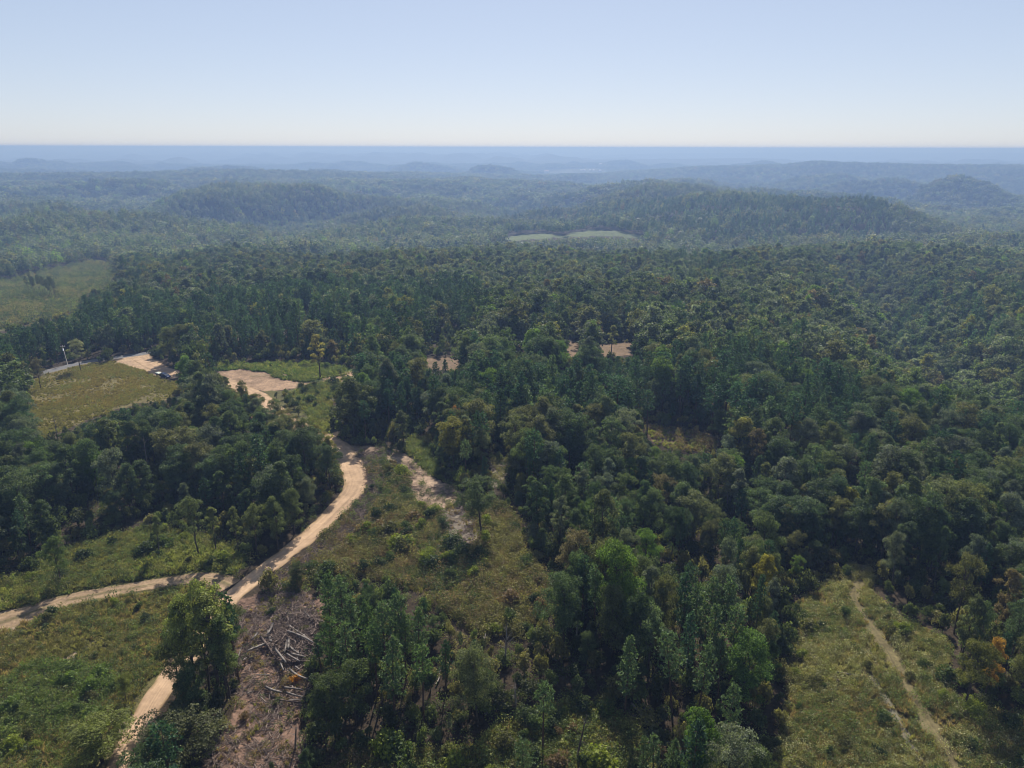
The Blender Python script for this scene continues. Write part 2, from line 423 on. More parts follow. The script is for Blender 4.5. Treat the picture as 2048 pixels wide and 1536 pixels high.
# ------------------------------------------------------------------ the ground, one polar sheet to the horizon
def build_terrain():
    fine = np.arange(-41.5, 41.5, 0.225)
    side = np.concatenate([np.arange(41.5, 60, 1.2), np.arange(60, 300, 6.0), np.arange(300, 318.5, 1.2)])
    ang = np.radians(np.concatenate([fine, side]))
    rr = [4.0]
    while rr[-1] < 46000:
        r = rr[-1]
        k = 1.06 if r < 62 else 1.0042 if r < 330 else 1.009 if r < 1600 else 1.022
        rr.append(r * k)
    rr = np.array(rr)
    A, Rr = np.meshgrid(ang, rr)
    X, Y = np.sin(A) * Rr, np.cos(A) * Rr
    Z = terrain(X, Y)
    colr = zone_color(X.ravel(), Y.ravel(), Z.ravel())
    n, m = Rr.shape
    V = np.stack([X, Y, Z], -1).reshape(-1, 3)
    i, j = np.meshgrid(np.arange(n - 1), np.arange(m), indexing='ij')
    j2 = (j + 1) % m
    F = np.stack([i * m + j, (i + 1) * m + j, (i + 1) * m + j2, i * m + j2], -1).reshape(-1, 4)[:, ::-1]
    c = len(V)
    V = np.concatenate([V, [[0, 0, tz(0, 0)]]]); colr = np.concatenate([colr, [FLOOR]])
    jj = np.arange(0, m - 1, 2)
    cap = np.stack([np.full(len(jj), c), jj, jj + 1, (jj + 2) % m], -1)[:, ::-1]
    F = np.concatenate([F, cap])
    o = link('ground', make_mesh('ground', V, F, [M_GROUND], vcol=colr, smooth=True))
    tag(o, 'rolling wooded ground with grassy clearings and bare soil', kind='structure')
build_terrain()

# ------------------------------------------------------------------ roads and tracks, draped ribbons
def smooth_path(pts, step=1.0):
    P = np.array([hit(*p)[:2] for p in pts])
    Q = []
    for i in range(len(P) - 1):
        p0, p1, p2, p3 = P[max(i - 1, 0)], P[i], P[i + 1], P[min(i + 2, len(P) - 1)]
        k = max(2, int(np.linalg.norm(p2 - p1) / step))
        for t in np.arange(k) / k:
            Q.append(0.5 * ((2 * p1) + (-p0 + p2) * t + (2 * p0 - 5 * p1 + 4 * p2 - p3) * t * t + (-p0 + 3 * p1 - 3 * p2 + p3) * t ** 3))
    Q.append(P[-1])
    return np.array(Q)

PATHS = {}
def ribbon(name, pts, width, colour, edge, label, mat=None, ruts=0.2, lift=0.07, step=0.8, mid=None, nx=25, wob=0.35):
    Q = smooth_path(pts, step)
    PATHS[name] = (Q, width)
    T = np.gradient(Q, axis=0); T /= np.linalg.norm(T, axis=1)[:, None]
    Nn = np.stack([T[:, 1], -T[:, 0]], 1)
    s = np.cumsum(np.r_[0, np.linalg.norm(np.diff(Q, axis=0), axis=1)])
    w = np.interp(np.linspace(0, 1, len(Q)), np.linspace(0, 1, len(width)), width) if isinstance(width, (list, tuple)) else np.full(len(Q), width)
    u = np.linspace(-1.25, 1.25, nx)
    hw = w / 2
    X = Q[:, 0][:, None] + Nn[:, 0][:, None] * u * hw[:, None]
    Y = Q[:, 1][:, None] + Nn[:, 1][:, None] * u * hw[:, None]
    Z = terrain(X, Y)
    au = np.abs(u)[None] + fbm(X, Y, 2.5, 133, 3) * wob
    prof = np.clip((1.18 - np.abs(u)) / 0.2, 0, 1)[None]
    rut = -0.05 * (np.exp(-((np.abs(u) - 0.34) / 0.13) ** 2))[None] + 0.05 * np.exp(-((np.abs(u) - 0.95) / 0.1) ** 2)[None]
    Z = Z + lift * prof - 0.10 * (1 - prof) + rut * (ruts > 0)
    back = zone_color(X.ravel(), Y.ravel(), terrain(X, Y).ravel()).reshape(X.shape + (3,))
    str_ = fbm(np.broadcast_to(u * 9, X.shape), np.broadcast_to(s[:, None] * 0.06, X.shape), 1.0, 141, 3)
    cc = np.array(colour)[None, None] * (1 + ruts * (str_ + 0.5 * fbm(X, Y, 5, 151, 2)))[..., None]
    if mid is not None:
        mm = np.exp(-((np.abs(u)) / 0.22) ** 2)[None] * sstep(-0.3, 0.3, fbm(X, Y, 4, 161, 2) + 0.25)
        cc = cc * (1 - mm[..., None]) + np.array(mid) * mm[..., None]
    ew = np.exp(-((au - 0.97) / 0.12) ** 2)[..., None] * 0.6
    cc = cc * (1 - ew) + np.array(edge) * ew
    k = sstep(0.98, 1.12, au)[..., None]
    cc = cc * (1 - k) + back * k
    V = np.stack([X, Y, Z], -1).reshape(-1, 3)
    n, m = X.shape
    i, j = np.meshgrid(np.arange(n - 1), np.arange(m - 1), indexing='ij')
    F = np.stack([i * m + j, (i + 1) * m + j, (i + 1) * m + j + 1, i * m + j + 1], -1).reshape(-1, 4)
    o = link(name, make_mesh(name, V, F, [mat or M_ROAD], vcol=cc.reshape(-1, 3).clip(0.01, 0.9), smooth=True))
    tag(o, label, kind='structure')
    return o

M_ROAD = ground_mat('packed_sand', 0.14, 0.15)
M_TRACK = ground_mat('rough_track', 0.35, 0.35)
ribbon('dirt_road', [(205, 1600), (236, 1545), (262, 1490), (300, 1415), (335, 1360), (385, 1300), (425, 1240), (470, 1190), (528, 1142), (590, 1095), (640, 1053), (682, 1012), (706, 985), (714, 960), (702, 930), (686, 905), (655, 882), (610, 862), (565, 838), (530, 805), (500, 785), (455, 765), (400, 754), (345, 745), (312, 735), (278, 716)],
       [3.7, 3.7, 4.2, 5.8, 6.4, 6.6, 6.3, 5.4, 5.4, 5.4], (0.365, 0.25, 0.157), (0.17, 0.12, 0.055), 'pale orange sandy dirt road curving uphill past the log heap', ruts=0.26)
ribbon('dirt_track', [(462, 1172), (430, 1160), (380, 1158), (290, 1172), (200, 1188), (120, 1205), (50, 1230), (-80, 1275)], [4.6, 3.6, 3.6, 4.2, 5.5, 6.5], (0.25, 0.175, 0.108), (0.14, 0.105, 0.05), 'narrow sandy side track branching off the dirt road', ruts=0.3, mid=(0.125, 0.10, 0.05), wob=0.6, mat=M_TRACK)
ribbon('paved_road', [(-80, 786), (0, 764), (60, 750), (100, 742), (160, 727), (220, 717), (290, 707), (330, 700), (400, 696)], 6.0, (0.135, 0.132, 0.132), (0.18, 0.14, 0.10), 'grey paved road along the edge of the dark pines', ruts=0.06, nx=25, wob=0.1)
ribbon('footpath', [(1728, 1130), (1716, 1165), (1708, 1190), (1722, 1225), (1750, 1262), (1778, 1300), (1802, 1345), (1825, 1395), (1850, 1440), (1892, 1500), (1940, 1575)], [1.8, 2.6, 2.4, 2.6, 2.6, 2.8, 3.0], (0.125, 0.102, 0.050), (0.12, 0.095, 0.04), 'faint tan path winding down through pale green weeds', ruts=0.4, mat=M_TRACK, nx=15, wob=0.8)
ribbon('gravel_gully', [(1740, 1350), (1765, 1385), (1785, 1425), (1810, 1470), (1835, 1510), (1862, 1580)], [0.8, 1.5, 1.7, 1.9], (0.15, 0.132, 0.09), (0.11, 0.095, 0.05), 'thin grey washed out gully beside the footpath', ruts=0.5, mat=M_TRACK, nx=13, wob=0.9)
ribbon('field_track', [(712, 742), (660, 752), (600, 752), (550, 750), (500, 752)], [2.4, 2.6], (0.20, 0.14, 0.085), (0.12, 0.095, 0.045), 'brown wheel track through the green strip', ruts=0.3, mat=M_TRACK, nx=13, wob=0.6)

# ------------------------------------------------------------------ plant builders (shared meshes)
def quads_from(c, nrm, size, aspect=1.0, rng=RNG, fold=0.25):
    """One slightly folded leaf face per centre c with normal nrm."""
    n = len(c)
    nrm = nrm / np.maximum(np.linalg.norm(nrm, axis=1), 1e-6)[:, None]
    t = np.cross(nrm, rng.normal(size=(n, 3))); t /= np.maximum(np.linalg.norm(t, axis=1), 1e-6)[:, None]
    b = np.cross(nrm, t)
    s = (np.broadcast_to(size, (n,)) * rng.uniform(0.65, 1.35, n))[:, None]
    a = s * aspect
    k = rng.uniform(0.55, 1.0, (n, 4, 1))
    V = np.stack([c - t * s * k[:, 0], c - b * a * k[:, 1] + nrm * s * fold, c + t * s * k[:, 2], c + b * a * k[:, 3] + nrm * s * fold], 1)
    F = np.arange(4 * n).reshape(n, 4)
    return V.reshape(-1, 3), F

def crown_shell(center, rad, n, size, up=0.35, rng=RNG, thick=0.3):
    d = rng.normal(size=(n, 3)); d /= np.linalg.norm(d, axis=1)[:, None]
    d[:, 2] = np.where(d[:, 2] < -0.35, -d[:, 2] * 0.6, d[:, 2])
    c = center + d * rad * (1 - thick * rng.uniform(0, 1, n) ** 1.5)[:, None]
    nrm = d + np.array([0, 0, up]) + rng.normal(size=(n, 3)) * 0.8
    return quads_from(c, nrm, size, rng=rng)

def broadleaf(seed, H=15.0, rad=4.1, bottom=0.34, puffs=46, leaves=185, size=0.152, shape='round', lean=0.0, sparse=1.0):
    rng = np.random.default_rng(seed)
    cz0, cz1 = H * bottom, H * 0.97
    P, V = [], []
    tries = 0
    ph = rng.uniform(0, 6.28, 4)
    while len(P) < puffs and tries < 4000:
        tries += 1
        t = rng.uniform(0, 1) ** 0.8
        z = cz0 + (cz1 - cz0) * t
        if shape == 'round': prof = math.sqrt(max(0, 1 - (2 * t - 0.86) ** 2 / 1.32)) 
        elif shape == 'tall': prof = (0.62 + 0.38 * math.sin(math.pi * min(1, t * 1.1))) * (1 - max(0, t - 0.72) ** 1.5 * 4.2)
        else: prof = (0.45 + 0.75 * t) * (1 - max(0, t - 0.8) ** 1.2 * 4)
        a = rng.uniform(0, 2 * math.pi)
        prof = max(prof, 0.12)
        irr = 1 + 0.2 * math.sin(2 * a + ph[0] + 2 * t) + 0.14 * math.sin(3 * a + ph[1]) 
        rr = rad * prof * irr * (rng.uniform(0.45, 1.0) if rng.uniform() < 0.75 else rng.uniform(0, 0.5))
        pr = rad * rng.uniform(0.20, 0.36)
        c = np.array([rr * math.cos(a), rr * math.sin(a), z - pr * 0.4])
        if any(np.linalg.norm(c - q) < 0.62 * max(pr, p2) for q, p2 in P): continue
        P.append((c, pr))
    parts, fv = [], []
    for c, pr in P:
        n = int(leaves * sparse * (pr / (0.28 * rad)) ** 2)
        q = crown_shell(c, np.array([pr, pr, pr * 0.78]), n, size, rng=rng, thick=0.45)
        parts.append(q)
        pv = rng.uniform(0.78, 1.25)
        fv.append(pv * rng.uniform(0.55, 1.55, n))
    # stray sprays that break the outline
    n = int(260 * sparse)
    d = rng.normal(size=(n, 3)); d /= np.linalg.norm(d, axis=1)[:, None]
    idx = rng.integers(0, len(P), n)
    c = np.array([P[i][0] for i in idx]) + d * np.array([P[i][1] for i in idx])[:, None] * rng.uniform(1.0, 1.4, n)[:, None]
    parts.append(quads_from(c, d + rng.normal(size=(n, 3)) * .6, size * 0.9, rng=rng)); fv.append(rng.uniform(0.75, 1.35, n))
    CV, CF = join(parts); fv = np.concatenate(fv)
    # trunk and limbs
    tp = [(0, 0, -1.2), (0.05, 0, 0), (0.1 * rng.normal(), 0.1 * rng.normal(), H * 0.25), (0.25 * rng.normal(), 0.25 * rng.normal(), H * 0.5), (0.3 * rng.normal(), 0.3 * rng.normal(), H * 0.82)]
    r0 = H * 0.0135
    tr = [tube(tp, [r0 * 1.3, r0 * 1.15, r0, r0 * 0.7, r0 * 0.2], 7)]
    for c, pr in [P[i] for i in rng.permutation(len(P))[:16]]:
        hz = max(H * 0.22, c[2] - np.hypot(c[0], c[1]) * rng.uniform(0.6, 1.1))
        s = np.array([0, 0, min(hz, H * 0.7)])
        m = (s + c) / 2 + np.array([0, 0, 0.25]) + rng.normal(size=3) * 0.2
        tr.append(tube([s, m, c], [r0 * 0.45, r0 * 0.3, r0 * 0.1], 4))
    TV, TF = join(tr)
    if lean: 
        for A in (CV, TV): A[:, 0] += A[:, 2] * lean
    return (CV, CF, fv), (TV, TF)

def pine(seed, H=16.0, rad=2.2, start=0.42, branches=48, tufts=8, blades=7, size=0.38, top_round=0.42, lean=0.0):
    rng = np.random.default_rng(seed)
    C, D, S = [], [], []
    r0 = H * 0.0105
    sweep = rng.normal(size=2) * 0.25
    tr = [tube([(0, 0, -1.2), (0, 0, 0), (sweep[0] * .5, sweep[1] * .5, H * 0.4), (sweep[0], sweep[1], H * 0.75), (sweep[0] * 1.2, sweep[1] * 1.2, H * 0.97)], [r0 * 1.25, r0 * 1.15, r0 * 0.95, r0 * 0.5, r0 * 0.12], 6)]
    for b in range(branches):
        t = (b + rng.uniform(0, 1)) / branches
        z = H * (start + (0.985 - start) * t)
        prof = (1 - t) ** top_round * (0.55 + 0.45 * min(1, t * 3)) 
        L = rad * max(prof, 0.12) * rng.uniform(0.7, 1.2)
        a = b * 2.4 + rng.uniform(-0.5, 0.5)
        rise = rng.uniform(0.05, 0.5) + 0.5 * t
        d = np.array([math.cos(a), math.sin(a), rise]); 
        base = np.array([sweep[0] * t, sweep[1] * t, z - 0.3 * L])
        if b % 3 == 0: tr.append(tube([base, base + d * L * .5, base + d * L * 0.9], [r0 * 0.28, r0 * 0.2, r0 * 0.06], 3))
        k = max(3, int(tufts * (0.5 + 0.5 * L / rad)))
        for _ in range(k):
            u = rng.uniform(0.25, 1.05)
            c = base + d * L * u + rng.normal(size=3) * np.array([.22, .22, .16]) * (0.6 + 0.5 * L)
            nb = rng.normal(size=(blades, 3)) * 0.75 + d * 0.7 + np.array([0, 0, 0.5])
            nb /= np.linalg.norm(nb, axis=1)[:, None]
            C.append(np.repeat(c[None], blades, 0)); D.append(nb); S.append(np.full(blades, rng.uniform(0.8, 1.2)))
    C, D, S = np.concatenate(C), np.concatenate(D), np.concatenate(S)
    n = len(C)
    side = np.cross(D, rng.normal(size=(n, 3))); side /= np.linalg.norm(side, axis=1)[:, None]
    L = (size * rng.uniform(0.7, 1.4, n))[:, None]; W = L * 0.26
    V = np.stack([C, C + D * L * 0.55 + side * W, C + D * L * 1.15, C + D * L * 0.55 - side * W], 1).reshape(-1, 3)
    F = np.arange(4 * n).reshape(n, 4)
    fv = S * rng.uniform(0.6, 1.5, n)
    TV, TF = join(tr)
    if lean:
        for A in (V, TV): A[:, 0] += A[:, 2] * lean
    return (V, F, fv), (TV, TF)

def shrub(seed, H=2.2, rad=1.3, puffs=7, leaves=60, size=0.13):
    rng = np.random.default_rng(seed)
    parts, fv, st = [], [], []
    for i in range(puffs):
        a = rng.uniform(0, 6.28); rr = rad * rng.uniform(0.0, 0.75)
        pr = rad * rng.uniform(0.32, 0.55)
        c = np.array([rr * math.cos(a), rr * math.sin(a), max(pr * .5, H * rng.uniform(0.3, 0.85) * (1 - 0.5 * rr / rad))])
        n = int(leaves * (pr / (0.42 * rad)) ** 2)
        parts.append(crown_shell(c, np.array([pr, pr, pr * 0.85]), n, size, rng=rng, thick=0.6)); fv.append(rng.uniform(.85, 1.15) * rng.uniform(0.7, 1.35, n))
        st.append(tube([(0, 0, -0.2), c * 0.5, c], [0.035, 0.025, 0.012], 3))
    V, F = join(parts)
    return (V, F, np.concatenate(fv)), join(st)

def both(name, crown, trunk, leafm, barkm):
    (CV, CF, fv), (TV, TF) = crown, trunk
    V = np.concatenate([CV, TV]); F = np.concatenate([CF, TF + len(CV)])
    return make_mesh(name, V, F, [leafm, barkm], np.r_[np.zeros(len(CF), int), np.ones(len(TF), int)], np.r_[fv, np.ones(len(TF))])

BL = []          # near broadleaf variants: (crown mesh, trunk mesh, joined mesh)
for i, kw in enumerate([dict(), dict(rad=4.6, puffs=54), dict(shape='tall', rad=3.1, bottom=0.25, puffs=46), dict(shape='tall', rad=3.6, bottom=0.3, puffs=50),
                        dict(shape='vase', rad=4.0, bottom=0.42, puffs=38, sparse=0.8), dict(rad=3.6, bottom=0.45, puffs=34, sparse=0.75),
                        dict(rad=4.2, bottom=0.22, puffs=60), dict(shape='tall', rad=2.6, bottom=0.35, puffs=34, sparse=0.8)]):
    c, t = broadleaf(100 + i, **kw)
    BL.append((make_mesh('crown', c[0], c[1], [M_LEAF], facev=c[2]), make_mesh('trunk', t[0], t[1], [M_BARK], smooth=True), both('broadleaf', c, t, M_LEAF, M_BARK)))
PN = []
for i, kw in enumerate([dict(), dict(rad=2.6, start=0.42, branches=54), dict(rad=1.8, start=0.52, branches=38), dict(rad=2.4, start=0.34, branches=60, top_round=0.6),
                        dict(rad=2.0, start=0.6, branches=34, top_round=0.35), dict(rad=2.9, start=0.5, branches=52, top_round=0.33)]):
    c, t = pine(200 + i, **kw)
    PN.append((make_mesh('crown', c[0], c[1], [M_NEEDLE], facev=c[2]), make_mesh('trunk', t[0], t[1], [M_PINEBARK], smooth=True), both('pine', c, t, M_NEEDLE, M_PINEBARK)))
SH = []
for i, kw in enumerate([dict(), dict(rad=1.7, puffs=10), dict(H=2.8, rad=1.2, puffs=9), dict(H=1.5, rad=1.5, puffs=8)]):
    c, t = shrub(300 + i, **kw)
    SH.append((make_mesh('foliage', c[0], c[1], [M_LEAF], facev=c[2]), make_mesh('stem', t[0], t[1], [M_BARK]), both('shrub', c, t, M_LEAF, M_BARK)))

# coarser stand-alone meshes for trees farther off
BL_MID = [both('bm', *broadleaf(400 + i, puffs=34, leaves=46, size=0.36, rad=r, shape=s), M_LEAF, M_BARK) for i, (r, s) in enumerate([(4.2, 'round'), (4.7, 'round'), (3.4, 'tall'), (4.4, 'vase'), (3.9, 'round')])]
PN_MID = [both('pm', *pine(420 + i, rad=r, branches=40, tufts=6, blades=6, size=0.55, start=s), M_NEEDLE, M_PINEBARK) for i, (r, s) in enumerate([(2.6, .35), (2.9, .42), (2.2, .3)])]
def far_crown(seed, n, size, rad, h0, h1, cone=False):
    rng = np.random.default_rng(seed)
    d = rng.normal(size=(n, 3)); d /= np.linalg.norm(d, axis=1)[:, None]; d[:, 2] = np.abs(d[:, 2]) * 1.1 - 0.25
    lob = 1 + 0.22 * np.sin(3 * np.arctan2(d[:, 1], d[:, 0]) + seed) + 0.15 * np.sin(9 * d[:, 2] + 5 * d[:, 0])
    rr = rad * lob
    if cone: rr = rr * (1.05 - 0.75 * np.clip(d[:, 2], 0, 1))
    c = np.stack([d[:, 0] * rr, d[:, 1] * rr, h0 + (h1 - h0) * (0.35 + 0.65 * d[:, 2] * (lob if not cone else 1))], 1)
    c += rng.normal(size=(n, 3)) * rad * 0.10
    V, F = quads_from(c, d + [0, 0, .3] + rng.normal(size=(n, 3)) * .4, size, rng=rng)
    return V, F, rng.uniform(0.72, 1.3, n)
def far_mesh(name, seed, n, size, rad, h0, h1, cone, mat, copies=1, spread=0.0):
    rng = np.random.default_rng(seed)
    Vs, Fs, fs, k = [], [], [], 0
    for c in range(copies):
        V, F, f = far_crown(seed * 31 + c, n, size, rad * rng.uniform(.8, 1.2), h0, h1 * rng.uniform(.88, 1.12), cone)
        if copies > 1: V = V + np.array([*(rng.uniform(-spread, spread, 2)), 0])
        Vs.append(V); Fs.append(F + k); fs.append(f * rng.uniform(.85, 1.15)); k += len(V)
    return make_mesh(name, np.concatenate(Vs), np.concatenate(Fs), [mat], facev=np.concatenate(fs))
BL_FAR = [far_mesh('bf', 500 + i, 150, 0.95, 4.6, 3, 15, False, M_LEAF) for i in range(5)]
PN_FAR = [far_mesh('pf', 520 + i, 110, 0.8, 2.9, 4, 16.5, True, M_NEEDLE) for i in range(3)]
BL_VFAR = [far_mesh('bv', 540 + i, 46, 2.1, 5.2, 2, 15, False, M_LEAF, 4, 9.0) for i in range(4)]
PN_VFAR = [far_mesh('pv', 560 + i, 36, 1.7, 3.6, 3, 17, True, M_NEEDLE, 5, 8.0) for i in range(3)]

# ------------------------------------------------------------------ tints (leaf colour itself)
TINTS = {'deep green': (0.046, 0.066, 0.030), 'mid green': (0.065, 0.087, 0.036), 'grey green': (0.082, 0.098, 0.064), 'olive green': (0.088, 0.092, 0.038),
         'bright green': (0.076, 0.118, 0.022), 'yellow green': (0.125, 0.125, 0.030), 'rusty brown': (0.105, 0.082, 0.042)}
TN = list(TINTS)
PTINTS = {'blue green': (0.044, 0.078, 0.040), 'dark green': (0.034, 0.062, 0.028), 'fresh green': (0.078, 0.112, 0.048)}
PTN = list(PTINTS)

# ------------------------------------------------------------------ where the trees stand
PINE_ZONES = [([(0, 570), (250, 600), (420, 590), (640, 560), (900, 560), (1000, 600), (900, 680), (640, 690), (300, 680), (0, 740)], 0.85),
              ([(660, 730), (1350, 700), (1420, 650), (1750, 760), (1750, 850), (1300, 850), (900, 800), (660, 800)], 0.72),
              ([(620, 1140), (880, 1160), (900, 1340), (850, 1400), (640, 1330)], 0.75),
              ([(1330, 1150), (1560, 1150), (1560, 1420), (1300, 1420)], 0.55),
              ([(1250, 1420), (1480, 1420), (1500, 1540), (1250, 1540)], 0.5),
              ([(1240, 390), (1770, 385), (1800, 470), (1500, 480), (1240, 440)], 0.85),
              ([(1000, 400), (1250, 400), (1250, 460), (1000, 460)], 0.6),
              ([(850, 900), (960, 900), (990, 1000), (900, 1000)], 0.5)]

def clear_at(px, py, m=0):
    out = np.zeros(px.shape, bool)
    for poly in CLEAR: out |= inpoly(px, py, poly)
    return out

_PATHGRID = {}
def near_path(x, y, extra=2.0):
    """True where a point lies on a road or track (width plus a margin), looked up in a half metre grid."""
    if extra not in _PATHGRID:
        G = np.zeros((1700, 1300), bool)            # x -425..425, y -50..600
        for name, (Q, w) in PATHS.items():
            ww = (max(w) if isinstance(w, (list, tuple)) else w) / 2 + (extra if name != 'gravel_gully' else max(min(extra, 0.3), -0.05))
            k = int(math.ceil(max(ww, 0.3) * 2))
            for qx, qy in Q[::2]:
                i, j = int((qx + 425) * 2), int((qy + 50) * 2)
                if k < i < 1700 - k and k < j < 1300 - k:
                    di, dj = np.ogrid[-k:k + 1, -k:k + 1]
                    G[i - k:i + k + 1, j - k:j + k + 1] |= (di * di + dj * dj) <= (ww * 2) ** 2
        _PATHGRID[extra] = G
    i = ((np.asarray(x) + 425) * 2).astype(int); j = ((np.asarray(y) + 50) * 2).astype(int)
    ok = (i >= 0) & (i < 1700) & (j >= 0) & (j < 1300)
    return ok & _PATHGRID[extra][i.clip(0, 1699), j.clip(0, 1299)]

def candidates(r0, r1, spacing, yaw=43.0):
    X, Y = [], []
    ys = np.arange(r0 * math.cos(R(yaw)) - spacing, r1, spacing * 0.87)
    for k, y in enumerate(ys):
        xm = math.tan(R(yaw)) * y + spacing
        x = np.arange(-xm, xm, spacing) + (k % 2) * spacing / 2
        X.append(x); Y.append(np.full(len(x), y))
    X = np.concatenate(X); Y = np.concatenate(Y)
    X = X + RNG.uniform(-.42, .42, len(X)) * spacing; Y = Y + RNG.uniform(-.42, .42, len(X)) * spacing
    r = np.hypot(X, Y)
    m = (r >= r0) & (r < r1)
    return X[m], Y[m]

def pine_prob(x, y, z, H):
    px, py = project(x, y, z + H * 0.75)
    p = np.clip(0.12 + 0.55 * fbm(x, y, 150, 201, 3), 0.02, 0.6)
    for poly, pr in PINE_ZONES:
        p = np.where(inpoly(px + 25 * fbm(x, y, 40, 211, 2), py + 10 * fbm(x, y, 40, 221, 2), poly), pr, p)
    return p

def forest(r0, r1, spacing, hscale=1.0, crown_test=True):
    X, Y = candidates(r0, r1, spacing)
    Z = terrain(X, Y)
    H = (15.0 + 2.6 * fbm(X, Y, 55, 231, 2) * 1.4 + RNG.normal(size=len(X)) * 2.4) * hscale
    H = H * np.where((np.hypot(X, Y) < 150) & (X > -30), 0.86, 1.0)
    H = np.clip(H, 6, 22)
    px, py = project(X, Y, Z)
    bad = clear_at(px, py) | (fbm(X, Y, 16, 281, 2) > 0.42) | (RNG.uniform(size=len(X)) < 0.06)
    if r0 < 700: bad |= near_path(X, Y)
    keep = ~bad
    X, Y, Z, H = X[keep], Y[keep], Z[keep], H[keep]
    if crown_test:
        ok = np.zeros(len(X), bool); Hn = H.copy()
        for f in (1.0, 0.75, 0.55, 0.36):
            b = np.zeros(len(X), bool)
            el = H * f * 0.72 / math.tan(R(SUN_EL))
            sx_, sy_ = project(X - sun_vec.x / math.cos(R(SUN_EL)) * el, Y - sun_vec.y / math.cos(R(SUN_EL)) * el, Z)
            b |= clear_at(sx_, sy_) & (np.hypot(X, Y) < 420)
            for hz in (0.25, 0.4, 0.55, 0.7, 0.85, 0.98):
                for dx in (-0.1, 0.1):
                    qx, qy = project(X + dx * H * f, Y, Z + H * f * hz)
                    b |= clear_at(qx, qy)
            good = ~b & ~ok
            Hn[good] = H[good] * f
            ok |= good
        X, Y, Z, H = X[ok], Y[ok], Z[ok], Hn[ok]
    return X, Y, Z, H

HSEQ = [0, 5, 1, 4, 6, 0, 3, 6, 2, 5]
HAND = []      # trees picked out one by one: x, y, z, H, kind, variant, tint, label, width factor
def by_top(px, py, H, kind, var, tint, label, wf=1.0, cat='tree'):
    x, y, z = hit(px, py, H * 0.97)
    HAND.append((x, y, z, H, kind, var, tint, label, wf))
def by_base(px, py, py_top, kind, var, tint, label, wf=1.0):
    x, y, z = hit(px, py)
    d = math.hypot(x, y)
    rd = ray_dir(px, py_top)
    H = CAM_Z + rd[2] * d / math.hypot(rd[0], rd[1]) - z
    HAND.append((x, y, z, max(2.0, H), kind, var, tint, label, wf))

B, Pn = 'broadleaf_tree', 'pine_tree'
by_base(162, 741, 675, B, 5, (0.17, 0.17, 0.09), 'lone round headed tree on the grassy hill below the paved road', 0.95)
by_base(641, 757, 664, B, 7, (0.21, 0.18, 0.05), 'tall yellow tree standing alone on the green strip', 1.0)
by_base(1222, 712, 648, B, 7, (0.15, 0.15, 0.05), 'slim pale yellow tree standing before the long mown strip', 1.0)
by_base(948, 748, 676, B, 2, (0.13, 0.11, 0.035), 'yellow tinged tree at the end of the short mown patch', 0.9)
by_base(963, 1072, 952, B, 4, (0.060, 0.078, 0.034), 'lone tree with a bare dark trunk on the scrubby slope', 1.0)
by_base(122, 1167, 1068, B, 0, (0.062, 0.086, 0.024), 'broad tree beside the narrow sandy side track', 0.85)
by_base(420, 1395, 1150, B, 5, (0.135, 0.15, 0.045), 'tallest tree of the clump between dirt road and log heap', 0.6)
by_base(440, 1402, 1172, B, 7, (0.13, 0.14, 0.04), 'yellow tinged upright tree in front of the tallest roadside tree', 0.9)
by_base(378, 1398, 1225, B, 4, (0.125, 0.14, 0.042), 'leafy tree on the road side of the tall clump', 0.65)
by_base(462, 1405, 1255, B, 5, (0.085, 0.10, 0.036), 'dark rounded tree at the foot of the leaning pine', 0.7)
by_base(398, 1392, 1180, B, 7, (0.115, 0.13, 0.036), 'tall slender tree at the road side of the tall clump', 0.8)
by_base(455, 1398, 1212, B, 7, (0.085, 0.11, 0.036), 'deep green slender tree in the middle of the tall clump', 0.8)
by_base(360, 1385, 1262, B, 0, (0.060, 0.072, 0.022), 'low olive tree leaning over the dirt road under the tall clump', 0.8)
by_base(479, 1366, 1190, Pn, 2, PTINTS['dark green'], 'leaning bare stemmed pine at the log heap side of the clump', 0.9)
by_top(345, 1432, 9.5, B, 6, (0.070, 0.074, 0.028), 'broad dark olive tree hiding the lowest bend of the dirt road', 1.9)
by_top(185, 1440, 7.5, B, 6, (0.110, 0.125, 0.026), 'rounded yellow green tree at the field corner beside the dirt road', 2.0)
by_top(242, 1352, 5.5, B, 0, (0.100, 0.110, 0.026), 'small yellow green tree on the bank of the dirt road', 0.9)
by_top(352, 1400, 6.0, B, 1, (0.050, 0.062, 0.026), 'low dark tree under the tall clump at the road edge', 1.0)
by_base(1928, 1415, 1268, B, 0, (0.090, 0.090, 0.022), 'olive tree with bare lower trunk in front of the orange tree', 0.85)
by_base(1968, 1398, 1262, B, 3, (0.26, 0.15, 0.03), 'tree with orange autumn crown beside the weedy field', 0.62)
by_top(1500, 1262, 14, B, 6, (0.070, 0.115, 0.026), 'bright green round tree among the pines by the weedy field', 0.9)
by_top(905, 835, 15, B, 1, (0.125, 0.115, 0.024), 'large yellow green tree beyond the pale sand landing', 1.0)
by_top(912, 812, 14, B, 5, (0.24, 0.11, 0.03), 'tree with a rusty orange top beyond the yellow green tree', 0.5)
by_top(700, 752, 19, B, 3, (0.066, 0.076, 0.026), 'tall wide tree column at the top of the sand landing', 1.15)
by_base(808, 897, 818, B, 2, (0.070, 0.080, 0.038), 'upright tree on the upper rim of the pale sand landing', 0.95)
by_top(590, 1128, 5.0, B, 6, (0.052, 0.062, 0.022), 'dark rounded thicket tree at the upper rim of the log yard', 1.15)
by_top(870, 726, 12, Pn, 1, PTINTS['dark green'], 'dark pine in front of the short mown patch', 1.0)
by_top(890, 722, 13, Pn, 3, PTINTS['dark green'], 'dark pointed pine beside its twin before the short mown patch', 0.9)
by_top(1530, 1110, 14, B, 3, (0.16, 0.14, 0.025), 'golden green tree above the grove of slim pines', 0.7)
